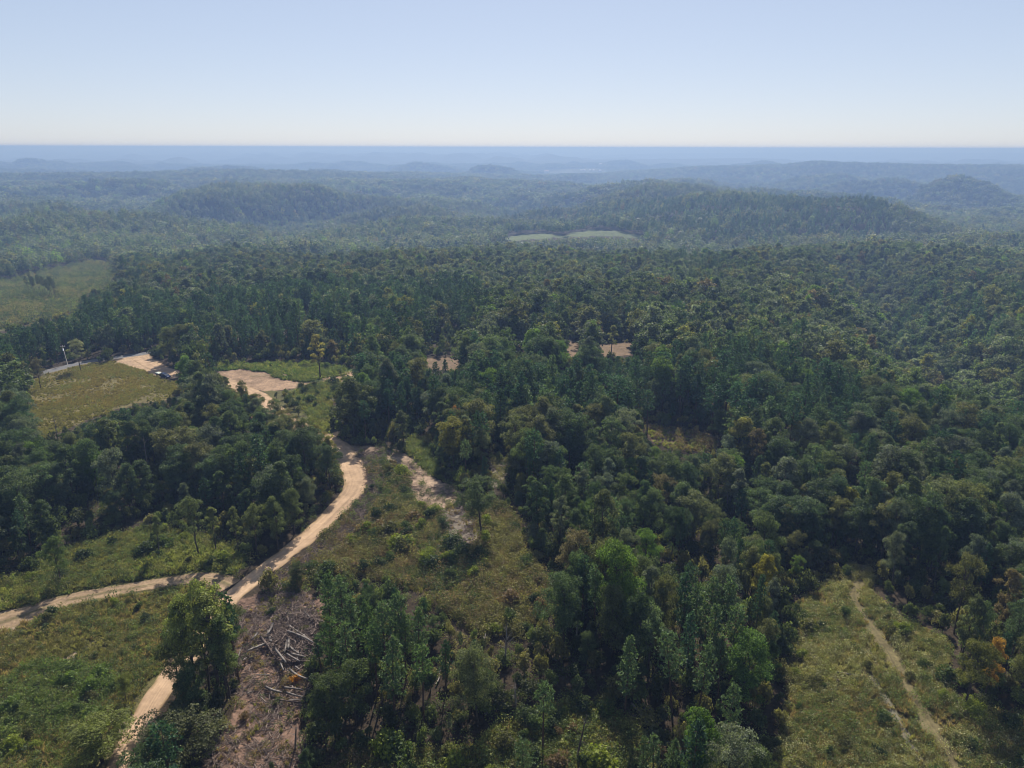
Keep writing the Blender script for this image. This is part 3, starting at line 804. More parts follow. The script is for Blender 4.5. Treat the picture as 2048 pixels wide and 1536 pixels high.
by_top(1245, 1112, 15, B, 2, (0.090, 0.092, 0.028), 'olive tree at the edge of the dark wooded hollow', 0.9)
by_top(1215, 1085, 15, B, 0, (0.075, 0.082, 0.026), 'broad tree facing the dark wooded hollow', 0.9)
by_top(378, 730, 12, B, 5, (0.085, 0.088, 0.034), 'thin crowned tree beside the parked dark blue car', 0.9)
by_top(415, 735, 11, B, 2, (0.068, 0.084, 0.034), 'narrow tree between the parked car and the sand clearing', 0.9)
by_top(330, 655, 15, B, 3, (0.095, 0.105, 0.026), 'light green tree at the mouth of the paved road', 1.0)
by_top(360, 648, 16, B, 0, (0.080, 0.085, 0.028), 'broad olive tree at the bend of the paved road', 1.0)
for a, b, c_, v, t, lab in [(478, 1108, 1008, 7, (0.10, 0.11, 0.042), 'slender tree with a clear trunk at the grass strip by the dirt road'), (515, 1112, 1000, 5, (0.09, 0.10, 0.04), 'open crowned tree casting shade onto the road junction'),
                         (556, 1098, 990, 3, (0.08, 0.095, 0.036), 'full tree at the inner edge of the dirt road above the junction'), (432, 1102, 1005, 7, (0.11, 0.12, 0.045), 'slim pale green tree on the grass strip before the dark wood'),
                         (398, 1110, 985, 5, (0.085, 0.10, 0.045), 'tall bare trunked tree on the grass strip before the dark wood'), (318, 1112, 1025, 7, (0.095, 0.11, 0.04), 'lone sapling like tree on the grass strip above the side track'),
                         (590, 1068, 975, 6, (0.075, 0.09, 0.034), 'broad tree overhanging the inside of the dirt road curve')]:
    by_base(a, b, c_, B, v, t, lab, 0.72)
by_base(82, 778, 712, B, 5, (0.095, 0.082, 0.040), 'thin brownish tree leaning over the upper hill field', 0.8)
by_top(645, 1350, 11, B, 1, (0.055, 0.070, 0.026), 'broad tree at the lower end of the log heap', 0.85)
by_top(700, 1318, 12, B, 0, (0.062, 0.080, 0.026), 'broad green tree before the pine grove above the log yard', 0.9)
for i, (a, b, h) in enumerate([(652, 1155, 14), (681, 1158, 15), (700, 1200, 13), (732, 1207, 14), (764, 1207, 15), (802, 1187, 15), (652, 1243, 14), (694, 1250, 14), (778, 1281, 15), (840, 1288, 14), (832, 1222, 13), (805, 1236, 12), (745, 1255, 13)]):
    by_top(a, b, h, Pn, i % 5, PTINTS['fresh green'] if i % 3 else (0.074, 0.112, 0.038), None, 0.95)
for i, (a, b, h) in enumerate([(1197, 1139, 15), (1259, 1278, 14), (1088, 1368, 12), (1053, 1486, 9), (1399, 1170, 15), (1420, 1160, 15), (1461, 1163, 16), (1439, 1211, 15), (1476, 1214, 15), (1358, 1276, 14), (1409, 1290, 14), (1464, 1381, 12), (1315, 1476, 9), (1347, 1474, 8), (1388, 1450, 9), (1435, 1472, 9), (1290, 1480, 8)]):
    by_top(a, b, h, Pn, (i + 2) % 6, PTINTS['fresh green'], None, 0.95)
for i in range(13):     # thin line of stems left standing in the far clearing
    by_top(52 + i * 4.5 + RNG.uniform(-2, 2), 548 + i * 1.0 + RNG.uniform(-6, 6), 15, Pn, 4, (0.060, 0.075, 0.045), None, 0.75)

for a, b, h, t, lab in [(508, 788, 12, (0.095, 0.098, 0.034), 'olive tree hiding the dirt road below the sand clearing'), (478, 762, 12, (0.10, 0.095, 0.036), 'thin crowned tree at the lower rim of the sand clearing'),
                        (545, 800, 12, (0.07, 0.085, 0.03), 'rounded tree standing over the red bank'), (572, 818, 12, (0.11, 0.095, 0.035), 'brownish green tree beside the red bank'),
                        (602, 835, 12, (0.08, 0.09, 0.03), 'green tree above the dirt road bend near the green slope'), (632, 850, 11, (0.12, 0.105, 0.03), 'yellowish tree at the foot of the green slope'),
                        (655, 872, 11, (0.13, 0.12, 0.03), 'yellow olive tree just above the dirt road bend'), (520, 815, 13, (0.07, 0.088, 0.03), 'full crowned tree below the olive tree over the hidden road'),
                        (448, 752, 11, (0.085, 0.09, 0.034), 'upright tree between the junction and the sand clearing'), (398, 742, 12, (0.08, 0.09, 0.036), 'leafy tree just beside the sandy road mouth')]:
    by_top(a, b, h, B, HSEQ.pop(0), t, lab, 0.8)
hx = np.array([h[0] for h in HAND]); hy = np.array([h[1] for h in HAND])
trees = []     # x y z H kind variant-index tint-name tint label wf lod
for h in HAND:
    trees.append([h[0], h[1], h[2], h[3], h[4], h[5], None, h[6], h[7], h[8], True])

def tint_for(kind, x, y, rng):
    if kind == Pn:
        nm = PTN[int(rng.choice(3, p=[0.5, 0.3, 0.2]))]; c = np.array(PTINTS[nm])
    else:
        w = fbm(np.array([x]), np.array([y]), 45, 241, 2)[0]
        p = np.array([0.27, 0.31, 0.19, 0.16, 0.045, 0.015, 0.01]); p[3] += 0.2 * max(0, w); p[0] += 0.2 * max(0, -w); p /= p.sum()
        nm = TN[int(rng.choice(7, p=p))]; c = np.array(TINTS[nm])
    return nm, c * rng.uniform(0.85, 1.18) * np.array([rng.uniform(.93, 1.08), 1, rng.uniform(.9, 1.1)])

def add_forest(X, Y, Z, H, lod, out):
    pp = pine_prob(X, Y, Z, H)
    isp = RNG.uniform(size=len(X)) < pp
    for x, y, z, h, p in zip(X, Y, Z, H, isp):
        out.append((x, y, z, h, p, lod))

X, Y, Z, H = forest(46, 250, 4.7)
d2 = ((X[:, None] - hx) ** 2 + (Y[:, None] - hy) ** 2).min(1)
k = d2 > 3.2 ** 2
near_all = []
add_forest(X[k], Y[k], Z[k], H[k], 0, near_all)
for x, y, z, h, p, lod in near_all:
    kind = Pn if p else B
    nm, c = tint_for(kind, x, y, RNG)
    v = int(RNG.integers(0, 6)) if p else int(RNG.choice(8, p=[.16, .16, .14, .13, .1, .1, .13, .08]))
    thin = 0.8 if (math.hypot(x, y) < 150 and x > -30) else 1.0
    trees.append([x, y, z, h, kind, v, nm, c, None, thin * RNG.uniform(.72, 1.05) * (1 if kind == B else 1.2), False])

# ------------------------------------------------------------------ which of them stand as individuals
def in_frame(t):
    qx, qy = project(np.array([t[0]]), np.array([t[1]]), np.array([t[2] + t[3] * .75]))
    return -60 < qx[0] < 2108 and -20 < qy[0] < 1640
order = {B: [], Pn: []}
for i, t in enumerate(trees):
    if in_frame(t): order[t[4]].append((0 if t[10] else 1, math.hypot(t[0], t[1], t[2] - CAM_Z) / t[3], i))
single = set()
for k in order:
    single |= {i for _, _, i in sorted(order[k])[:290]}

LANDMARKS = [(n, *hit(px, py)[:2]) for n, px, py in [
    ('log heap', 560, 1300), ('road junction', 500, 1165), ('dirt road bend', 712, 960), ('sand landing', 865, 990), ('side track', 230, 1182),
    ('hill field', 210, 785), ('parked car', 332, 752), ('sand clearing', 520, 762), ('yellow tree', 641, 757), ('short mown patch', 885, 730),
    ('long mown strip', 1200, 700), ('green slope', 620, 800), ('scrubby slope', 900, 1130), ('small pale opening', 1000, 945), ('brush opening', 1370, 885),
    ('footpath head', 1722, 1150), ('grey gully', 1780, 1420), ('weedy field', 1640, 1380), ('orange tree', 1968, 1398), ('lone slope tree', 963, 1072),
    ('bare sandy scrape', 130, 1320), ('tall roadside clump', 420, 1395), ('utility pole', 135, 729), ('dark hollow', 1370, 1060), ('pine grove', 750, 1370),
    ('yellow green giant', 905, 940), ('paved road', 60, 751), ('log yard', 520, 1450), ('bright green tree', 1500, 1390), ('red bank', 535, 860), ('snag', 1152, 1420)]]
ORD = ['first', 'second', 'third', 'fourth', 'fifth', 'sixth', 'seventh', 'eighth', 'ninth', 'tenth', 'eleventh', 'twelfth', 'thirteenth', 'fourteenth', 'fifteenth', 'sixteenth']
def place_words(x, y):
    ds = sorted([(math.hypot(x - a, y - b), n, a, b) for n, a, b in LANDMARKS])
    d0, n0, a0, b0 = ds[0]
    vx, vy = x - a0, y - b0
    best, bn = -2, None
    for d, n, a, b in ds[1:12]:
        wx, wy = a - a0, b - b0
        c = (vx * wx + vy * wy) / (math.hypot(vx, vy) * math.hypot(wx, wy) + 1e-6) - 0.002 * d
        if c > best: best, bn = c, n
    return d0, n0, bn, best
def label_all(items):
    """items: list of (x, y, description words, setter)."""
    groups = {}
    for x, y, desc, put in items:
        d0, n0, n1, c = place_words(x, y)
        rel = ('towards the ' + n1) if c > 0.25 else ('away from the ' + n1)
        groups.setdefault((desc, n0, rel), []).append((d0, put))
    for (desc, n0, rel), L in groups.items():
        L.sort(key=lambda t: t[0])
        for i, (d, put) in enumerate(L):
            a = '' if len(L) == 1 else (ORD[min(i, len(ORD) - 1)] + ' ')
            s = f'{a}{desc} from the {n0} {rel}' if a else f'{desc} off the {n0} {rel}'
            if len(s.split()) > 16: s = s.replace(' broadleaf', '', 1)
            if len(s.split()) > 16: s = s.replace('medium ', '', 1)
            while len(s.split()) > 16: s = ' '.join(w for i_, w in enumerate(s.split()) if i_ != 1)
            put(s)

GROUPN = {B: 'broadleaf trees of the surrounding forest', Pn: 'pines growing through the forest'}
items = []
for i in sorted(single, key=lambda i: 0 if trees[i][10] else 1):
    x, y, z, H, kind, v, nm, c, lab, wf, hand = trees[i]
    src = BL if kind == B else PN
    H0 = 15.0 if kind == B else 16.0
    root = bpy.data.objects.new(kind, None); COL.objects.link(root)
    s = H / H0
    root.empty_display_size = 1.0
    root.location = (x, y, z); root.scale = (s * wf, s * wf, s)
    root.rotation_euler = (RNG.normal() * .03, RNG.normal() * .03, RNG.uniform(0, 6.28))
    cr = link('crown', src[v][0], root); tr = link('trunk', src[v][1], root)
    cr['tint'] = [float(q) for q in c]
    tag(root, lab, 'tree', GROUPN[kind])
    if lab is None:
        size = 'tall' if H > 15.5 else ('young' if H < 9.5 else 'medium')
        cn = nm or ('fresh green' if c[1] > 0.065 else 'dull green')
        shp = (['round', 'wide', 'narrow', 'upright', 'open topped', 'thin crowned', 'full', 'slender'][v] + ' ' + cn + ' broadleaf tree') if kind == B else (['', 'wide', 'slim', 'conical', 'bare stemmed', 'flat topped'][v] + ' ' + cn + ' pine').strip()
        items.append((x, y, f'{size} {shp}', (lambda s, r=root: r.__setitem__('label', s))))
label_all(items)

# ------------------------------------------------------------------ scatters: one object each, copies through geometry nodes
def scatter(name, meshes, P, var, rot, scl, tint, label, group=None):
    """P (n,3), var int, rot (n,3), scl (n,3), tint (n,3)."""
    src = bpy.data.collections.new(name + '_source')
    for i, me in enumerate(meshes):
        o = bpy.data.objects.new('%s_kind_%02d' % (name, i), me); src.objects.link(o)
    me = bpy.data.meshes.new(name)
    me.vertices.add(len(P)); me.vertices.foreach_set('co', np.asarray(P, np.float32).ravel())
    for an, arr, ty in (('rot', rot, 'FLOAT_VECTOR'), ('scl', scl, 'FLOAT_VECTOR'), ('tint', tint, 'FLOAT_VECTOR')):
        a = me.attributes.new(an, ty, 'POINT'); a.data.foreach_set('vector', np.asarray(arr, np.float32).ravel())
    a = me.attributes.new('vi', 'INT', 'POINT'); a.data.foreach_set('value', np.asarray(var, np.int32))
    me.update()
    o = link(name, me)
    ng = bpy.data.node_groups.new(name + '_copies', 'GeometryNodeTree')
    ng.interface.new_socket('Geometry', in_out='INPUT', socket_type='NodeSocketGeometry')
    ng.interface.new_socket('Geometry', in_out='OUTPUT', socket_type='NodeSocketGeometry')
    gi = ng.nodes.new('NodeGroupInput'); go = ng.nodes.new('NodeGroupOutput')
    ci = ng.nodes.new('GeometryNodeCollectionInfo'); ci.inputs['Collection'].default_value = src
    ci.inputs['Separate Children'].default_value = True; ci.inputs['Reset Children'].default_value = True
    ip = ng.nodes.new('GeometryNodeInstanceOnPoints'); ip.inputs['Pick Instance'].default_value = True
    def named(nm, ty):
        n = ng.nodes.new('GeometryNodeInputNamedAttribute'); n.data_type = ty; n.inputs['Name'].default_value = nm
        return n.outputs['Attribute']
    ng.links.new(gi.outputs[0], ip.inputs['Points']); ng.links.new(ci.outputs[0], ip.inputs['Instance'])
    ng.links.new(named('vi', 'INT'), ip.inputs['Instance Index'])
    ng.links.new(named('rot', 'FLOAT_VECTOR'), ip.inputs['Rotation'])
    ng.links.new(named('scl', 'FLOAT_VECTOR'), ip.inputs['Scale'])
    ng.links.new(ip.outputs[0], go.inputs[0])
    md = o.modifiers.new('copies', 'NODES'); md.node_group = ng
    tag(o, label, kind='stuff', group=group)
    return o

bl_meshes = [b[2] for b in BL] + BL_MID + BL_FAR + BL_VFAR
pn_meshes = [p[2] for p in PN] + PN_MID + PN_FAR + PN_VFAR
rows = {B: [], Pn: []}      # x y z H variant tint(3) wf H0
for i, t in enumerate(trees):
    if i in single: continue
    rows[t[4]].append((t[0], t[1], t[2], t[3], t[5], *t[7], t[9]))

def bulk(r0, r1, spacing, offB, nB, offP, nP, hscale=1.0, test=True):
    X, Y, Z, H = forest(r0, r1, spacing, hscale, test)
    isp = RNG.uniform(size=len(X)) < pine_prob(X, Y, Z, H)
    n = len(X)
    w = fbm(X, Y, 60, 241, 2); w2 = fbm(X, Y, 420, 251, 2)
    ti = np.array([TINTS[q] for q in TN])
    p = np.tile(np.array([0.27, 0.31, 0.19, 0.16, 0.045, 0.015, 0.01]), (n, 1))
    p[:, 3] += 0.25 * np.clip(w + w2, 0, 1); p[:, 0] += 0.25 * np.clip(-w, 0, 1); p[:, 2] += 0.3 * np.clip(-w2, 0, 1)
    p /= p.sum(1)[:, None]
    pick = (RNG.uniform(size=n)[:, None] > np.cumsum(p, 1)).sum(1).clip(0, 6)
    c = ti[pick]
    pti = np.array([PTINTS[q] for q in PTN])[RNG.choice(3, n, p=[.55, .35, .1])]
    st = 1 + 0.28 * fbm(X, Y, 260, 261, 3) + 0.16 * fbm(X, Y, 90, 271, 2)
    c = np.where(isp[:, None], pti, c) * RNG.uniform(.74, 1.3, (n, 1)) * st[:, None] * np.array([1.14, 1.10, 1.0])
    for kind, off, nn, m in ((B, offB, nB, ~isp), (Pn, offP, nP, isp)):
        v = off + RNG.integers(0, nn, m.sum())
        rows[kind].append(np.column_stack([X[m], Y[m], Z[m], H[m], v, c[m], RNG.uniform(.65, 1.2, m.sum())]))
bulk(250, 420, 5.2, 8, 5, 6, 3)
bulk(420, 800, 6.2, 8, 5, 6, 3)
bulk(800, 1900, 7.6, 13, 5, 9, 3, test=True)
bulk(1900, 7000, 17.5, 18, 4, 12, 3)

for kind, meshes, name, H0, lab in ((B, bl_meshes, 'broadleaf_forest', 15.0, 'mixed green broadleaf forest covering the hills'), (Pn, pn_meshes, 'pine_forest', 16.0, 'dark pine stands spread through the hills')):
    A = np.concatenate([np.atleast_2d(np.array(r)) for r in rows[kind]])
    n = len(A)
    s = A[:, 3] / H0
    rot = np.stack([RNG.normal(size=n) * .03, RNG.normal(size=n) * .03, RNG.uniform(0, 6.28, n)], 1)
    scatter(name, meshes, A[:, :3], A[:, 4].astype(int), rot, np.stack([s * A[:, 8], s * A[:, 8], s], 1), A[:, 5:8], lab)
    print(name, n)

# ------------------------------------------------------------------ undergrowth, weeds and slash
def tuft(seed, n=16, h=0.7, w=0.07, spread=0.35):
    rng = np.random.default_rng(seed)
    a = rng.uniform(0, 6.28, n); rr = rng.uniform(0, spread, n)
    b = np.stack([rr * np.cos(a), rr * np.sin(a), np.full(n, -0.05)], 1)
    hh = h * rng.uniform(.5, 1.2, n)
    lean = rng.normal(size=(n, 2)) * 0.35
    tip = b + np.stack([lean[:, 0] * hh, lean[:, 1] * hh, hh], 1)
    sd = rng.normal(size=(n, 3)); sd[:, 2] = 0; sd /= np.linalg.norm(sd, axis=1)[:, None]
    V = np.stack([b - sd * w, b + sd * w, (b * .4 + tip * .6) + sd * w * 1.5, tip], 1).reshape(-1, 3)
    return V, np.arange(4 * n).reshape(n, 4), rng.uniform(.7, 1.35, n)
def weed(seed, n=46, h=0.8, rad=0.5, size=0.09):
    rng = np.random.default_rng(seed)
    d = rng.normal(size=(n, 3)); d /= np.linalg.norm(d, axis=1)[:, None]; d[:, 2] = np.abs(d[:, 2])
    c = d * np.array([rad, rad, h]) * rng.uniform(.45, 1.05, n)[:, None]
    V, F = quads_from(c, d + rng.normal(size=(n, 3)) * .8, size, rng=rng)
    return V, F, rng.uniform(.65, 1.4, n)
GRASSM = [make_mesh('tuft', *tuft(600 + i, 18, 0.55 + .1 * i)[:2], [M_LEAF], facev=tuft(600 + i, 18, 0.55 + .1 * i)[2]) for i in range(3)]
WEEDM = []
for i in range(4):
    V, F, f = weed(620 + i, 100, 0.7 + 0.12 * i, 0.5 + 0.06 * i, 0.066)
    WEEDM.append(make_mesh('weed', V, F, [M_LEAF], facev=f))

def fill(zone, dens, rmax=900):
    P = np.array(zone, float)
    c = np.array([hit(*p)[:2] for p in zone])
    x0, y0 = c.min(0) - 3; x1, y1 = c.max(0) + 3
    n = int((x1 - x0) * (y1 - y0) * dens)
    n = min(n, 260000)
    X = RNG.uniform(x0, x1, n); Y = RNG.uniform(y0, y1, n)
    m = np.hypot(X, Y) < rmax
    X, Y = X[m], Y[m]
    Z = terrain(X, Y)
    px, py = project(X, Y, Z)
    w = fbm(X, Y, 5, 71, 2)
    m = inpoly(px + w * 10, py + w * 6, zone)
    X, Y, Z = X[m], Y[m], Z[m]
    cl = fbm(X, Y, 7, 301, 3)
    m = RNG.uniform(size=len(X)) < np.clip(0.6 + 0.9 * cl, 0.18, 1)
    X, Y, Z = X[m], Y[m], Z[m]
    if zone is Z_SCRUB or zone is Z_NEARALL:
        px, py = project(X, Y, Z)
        m = ~((inpoly(px, py, Z_SLASH1) | inpoly(px, py, Z_LOGYARD) | inpoly(px, py, Z_PALETRAIL)) & (RNG.uniform(size=len(X)) < 0.93))
        X, Y, Z = X[m], Y[m], Z[m]
    m = ~near_path(X, Y, -0.1) | ((RNG.uniform(size=len(X)) < 0.4) & ~near_path(X, Y, -0.75) & ((X < 30) | (RNG.uniform(size=len(X)) < 0.3)))
    return X[m], Y[m], Z[m]

def veg(name, jobs, meshes, label, mult=1.0):
    Ps, Vs, Ss, Ts = [], [], [], []
    for zone, dens, tints, smin, smax, kinds in jobs:
        X, Y, Z = fill(zone, dens * mult)
        n = len(X)
        if n == 0: continue
        pat = fbm(X, Y, 14, 311, 2)
        ti = np.array(tints)
        pick = np.clip(((pat + 0.5 + RNG.normal(size=n) * 0.25) * len(ti)).astype(int), 0, len(ti) - 1)
        Ps.append(np.stack([X, Y, Z], 1)); Vs.append(RNG.choice(kinds, n))
        Ss.append(RNG.uniform(smin, smax, n)); Ts.append(ti[pick] * RNG.uniform(.75, 1.3, (n, 1)))
    P = np.concatenate(Ps); n = len(P); s = np.concatenate(Ss)
    rot = np.stack([RNG.normal(size=n) * .1, RNG.normal(size=n) * .1, RNG.uniform(0, 6.28, n)], 1)
    o = scatter(name, meshes, P, np.concatenate(Vs), rot, np.stack([s, s, s * RNG.uniform(.7, 1.2, n)], 1), np.concatenate(Ts), label)
    print(name, n)
    return o

T_OL, T_GR, T_BR, T_YG, T_RD, T_DK = (0.130, 0.118, 0.044), (0.092, 0.112, 0.036), (0.175, 0.125, 0.066), (0.155, 0.158, 0.048), (0.130, 0.092, 0.050), (0.056, 0.072, 0.028)
veg('grass', [(Z_FARCLEAR, .10, [T_OL, T_GR, T_BR], 1.5, 3.2, [0, 1, 2]), (Z_HILLFIELD, 1.1, [(0.15, 0.115, 0.045), T_OL, T_OL, (0.13, 0.11, 0.04)], .5, 1.1, [0, 1, 2]), (Z_GREENSTRIP, 1.0, [T_GR, T_YG, (0.07, 0.10, 0.03)], .8, 1.8, [0, 1, 2]),
              (Z_GREENSLOPE, 1.0, [T_OL, (0.085, 0.1, 0.03), T_YG], .7, 1.5, [0, 1, 2]), (Z_FIELD, 2.6, [T_OL, T_BR, T_OL, T_GR], .6, 1.3, [0, 1, 2]),
              (Z_STRIP, 2.2, [T_OL, T_GR, T_YG], .7, 1.5, [0, 1, 2]), (Z_WEEDS, 2.8, [T_BR, T_OL, (0.17, 0.145, 0.07), (0.20, 0.18, 0.088)], .6, 1.3, [0, 1, 2]),
              (Z_BOTTOM, 2.4, [T_OL, T_BR, T_GR], .6, 1.3, [0, 1, 2]), (Z_SCRUB, 1.7, [T_BR, T_OL, T_BR], .6, 1.2, [0, 1, 2]), (Z_GRASSTONGUE, 1.4, [T_OL, T_GR], .8, 1.6, [0, 1, 2]),
              (Z_LOGYARD, 0.25, [T_BR, T_OL], .5, 1.0, [0, 1, 2]), (Z_BRUSHOPEN, 0.8, [T_BR, T_YG], .8, 1.6, [0, 1, 2])], GRASSM,
    'olive and straw coloured grass over the clearings', 4.5)
veg('undergrowth', [(Z_NEARALL, .16, [T_DK, T_GR, T_OL], .8, 2.2, [0, 1, 2, 3]), (Z_FARCLEAR, .08, [T_DK, T_GR, T_DK, T_OL], 1.2, 6.5, [0, 1, 2, 3]), (Z_FIELD, .55, [T_OL, T_GR, T_DK, T_GR], .7, 2.0, [0, 1, 2, 3]), (Z_GREENBUSH, 1.2, [(0.080, 0.110, 0.028), (0.10, 0.12, 0.032)], 1.2, 2.6, [0, 1, 2, 3]), (Z_STRIP, .6, [T_GR, T_OL, T_YG], .8, 2.2, [0, 1, 2, 3]),
                    (Z_SCRUB, 2.3, [T_DK, T_GR, T_DK, T_RD, T_OL], .8, 2.6, [0, 1, 2, 3]), (Z_WEEDS, 1.7, [T_GR, T_OL, (0.21, 0.20, 0.11), T_YG, (0.15, 0.135, 0.06)], .8, 2.0, [0, 1, 2, 3]),
                    (Z_BOTTOM, 1.0, [T_GR, T_YG, T_OL, T_RD], .9, 2.4, [0, 1, 2, 3]), (Z_SLASH1, .13, [T_GR, T_DK, T_RD], .7, 1.7, [0, 1, 2, 3]), (Z_LOGYARD, .14, [T_OL, T_RD, T_DK], .6, 1.6, [0, 1, 2, 3]),
                    (Z_GREENSTRIP, .3, [T_GR, T_YG], 1.0, 2.4, [0, 1, 2, 3]), (Z_GREENSLOPE, .35, [T_GR, T_YG], 1., 2.4, [0, 1, 2, 3]), (Z_GRASSTONGUE, .8, [T_GR], 1, 2.4, [0, 1, 2, 3]),
                    (Z_PALEPATCH, .3, [T_OL, T_DK], 1, 2.2, [0, 1, 2, 3]), (Z_BRUSHOPEN, .5, [T_YG, T_OL, T_RD], 1.2, 2.8, [0, 1, 2, 3]), (Z_HILLFIELD, .05, [T_GR, T_OL], .8, 1.8, [0, 1, 2, 3])], WEEDM,
    'low scrubby undergrowth of weeds and brambles', 2.2)

def stick(seed, L, r):
    rng = np.random.default_rng(seed)
    return tube([(-L / 2, 0, 0.06), (0, rng.normal() * .08 * L, 0.12 + rng.uniform(0, .1)), (L / 2, 0, 0.08 + rng.uniform(0, .3))], [r, r * .8, r * .4], 4)
STICK = []
for i in range(4):
    V, F = join([(lambda q: (q[0] @ np.array(Matrix.Rotation(a, 3, 'Z')).T + np.array([dx, dy, 0]), q[1]))(stick(700 + i * 9 + k, L, .035 + .02 * (k % 2))) for k, (L, a, dx, dy) in
                 enumerate([(random.uniform(.8, 2.4), random.uniform(0, 3.1), random.uniform(-.7, .7), random.uniform(-.7, .7)) for _ in range(6)])])
    STICK.append(make_mesh('sticks', V, F, [M_TWIG]))
slash_jobs = []
for zn, dn in ((Z_SLASH1, 1.8), (Z_LOGYARD, 1.0), (Z_SLASH2, 1.0), (Z_PALETRAIL, .8), (Z_SCRUB, 0.10), (Z_BRUSHOPEN, .4), (Z_BOTTOM, .05), (Z_SAND_LANDING, .12), (Z_PALEPATCH, .3)):
    slash_jobs.append((zn, dn, [(1, 1, 1)], .7, 1.6, [0, 1, 2, 3]))
veg('slash', slash_jobs, STICK, 'grey brown logging slash of sticks and chips', 2.0)

# forest floor saplings under and between the near trees
Xa, Ya = candidates(50, 330, 3.4); Xb, Yb = candidates(330, 720, 6.0)
X, Y = np.r_[Xa, Xb], np.r_[Ya, Yb]
Z = terrain(X, Y)
qx, qy = project(X, Y, Z); qx2, qy2 = project(X, Y, Z + 1.3)
m = ~clear_at(qx, qy) & ~clear_at(qx2, qy2) & ~near_path(X, Y, 1.0)
X, Y, Z = X[m], Y[m], Z[m]
n = len(X)
s = RNG.uniform(.6, 1.7, n) * (1 + 0.9 * sstep(300, 420, np.hypot(X, Y)))
e1, e2 = project(X, Y, Z + s * 2.6)
s = np.where(clear_at(e1, e2), np.minimum(s, 0.75), s)
scatter('understorey', [q[2] for q in SH], np.stack([X, Y, Z], 1), RNG.integers(0, 4, n), np.stack([np.zeros(n), np.zeros(n), RNG.uniform(0, 6.28, n)], 1),
        np.stack([s, s, s * RNG.uniform(.9, 1.8, n)], 1), np.array([T_DK, T_GR, (0.055, 0.062, 0.026), T_OL])[RNG.integers(0, 4, n)] * RNG.uniform(.7, 1.2, (n, 1)), 'leafy understorey of saplings between the forest trees')

# ------------------------------------------------------------------ individual shrubs in the clearings
shr = []
def zone_shrubs(zone, n, hmin, hmax, tints):
    X, Y, Z = fill(zone, 0.5, 330)
    idx = RNG.permutation(len(X))[:n]
    for i in idx:
        t = tints[int(RNG.integers(0, len(tints)))]
        shr.append((X[i], Y[i], Z[i], RNG.uniform(hmin, hmax) , t))
D_, G_, O_, Y_, BR_, RU_ = ('dark green', (0.036, 0.050, 0.018)), ('green', (0.055, 0.076, 0.022)), ('olive', (0.078, 0.076, 0.026)), ('yellow green', (0.125, 0.145, 0.022)), ('bright green', (0.080, 0.115, 0.022)), ('rusty brown', (0.115, 0.078, 0.040))
zone_shrubs(Z_SCRUB, 92, 1.2, 3.7, [D_, G_, O_, D_, G_, RU_, Y_])
zone_shrubs(Z_WEEDS, 46, 1.0, 2.8, [D_, G_, O_, Y_, G_])
zone_shrubs(Z_BOTTOM, 40, 1.0, 3.4, [D_, G_, Y_, O_, RU_])
zone_shrubs(Z_FIELD, 34, 0.9, 2.3, [D_, O_, G_, Y_])
zone_shrubs(Z_GREENBUSH, 12, 1.6, 3.0, [BR_, G_])
zone_shrubs(Z_STRIP, 26, 1.0, 2.8, [D_, G_, O_, Y_])
zone_shrubs(Z_SLASH1, 5, .9, 2.0, [D_, G_])
zone_shrubs(Z_LOGYARD, 12, .7, 1.8, [RU_, O_, D_])
zone_shrubs(Z_GREENSTRIP, 8, 1.5, 3, [G_, Y_])
zone_shrubs(Z_GREENSLOPE, 9, 1.5, 3, [G_, D_])
items = []
for i, (x, y, z, h, (cn, c)) in enumerate(shr):
    v = i % 4
    s = h / [2.2, 2.2, 2.8, 1.5][v]
    root = bpy.data.objects.new('shrub', None); COL.objects.link(root)
    root.location = (x, y, z); root.scale = (s, s, s); root.rotation_euler = (0, 0, RNG.uniform(0, 6.28))
    f = link('foliage', SH[v][0], root); st = link('stem', SH[v][1], root)
    f['tint'] = [float(q) for q in np.array(c) * RNG.uniform(.85, 1.15)]
    tag(root, None, 'shrub', 'shrubs dotted over the clearings')
    size = 'big' if h > 2.6 else 'small' if h < 1.5 else 'waist high' if h < 1.9 else 'head high'
    items.append((x, y, f'{size} {["domed", "spreading", "upright", "flat"][v]} {cn} shrub', (lambda s, r=root: r.__setitem__('label', s))))
label_all(items)
oy = hit(596, 1362)
f = link('orange_bush', SH[3][0], None, oy); f['tint'] = [0.36, 0.17, 0.02]; f.scale = (.85, .85, .8)
tag(f, 'small vivid orange bush at the foot of the log heap', 'shrub')

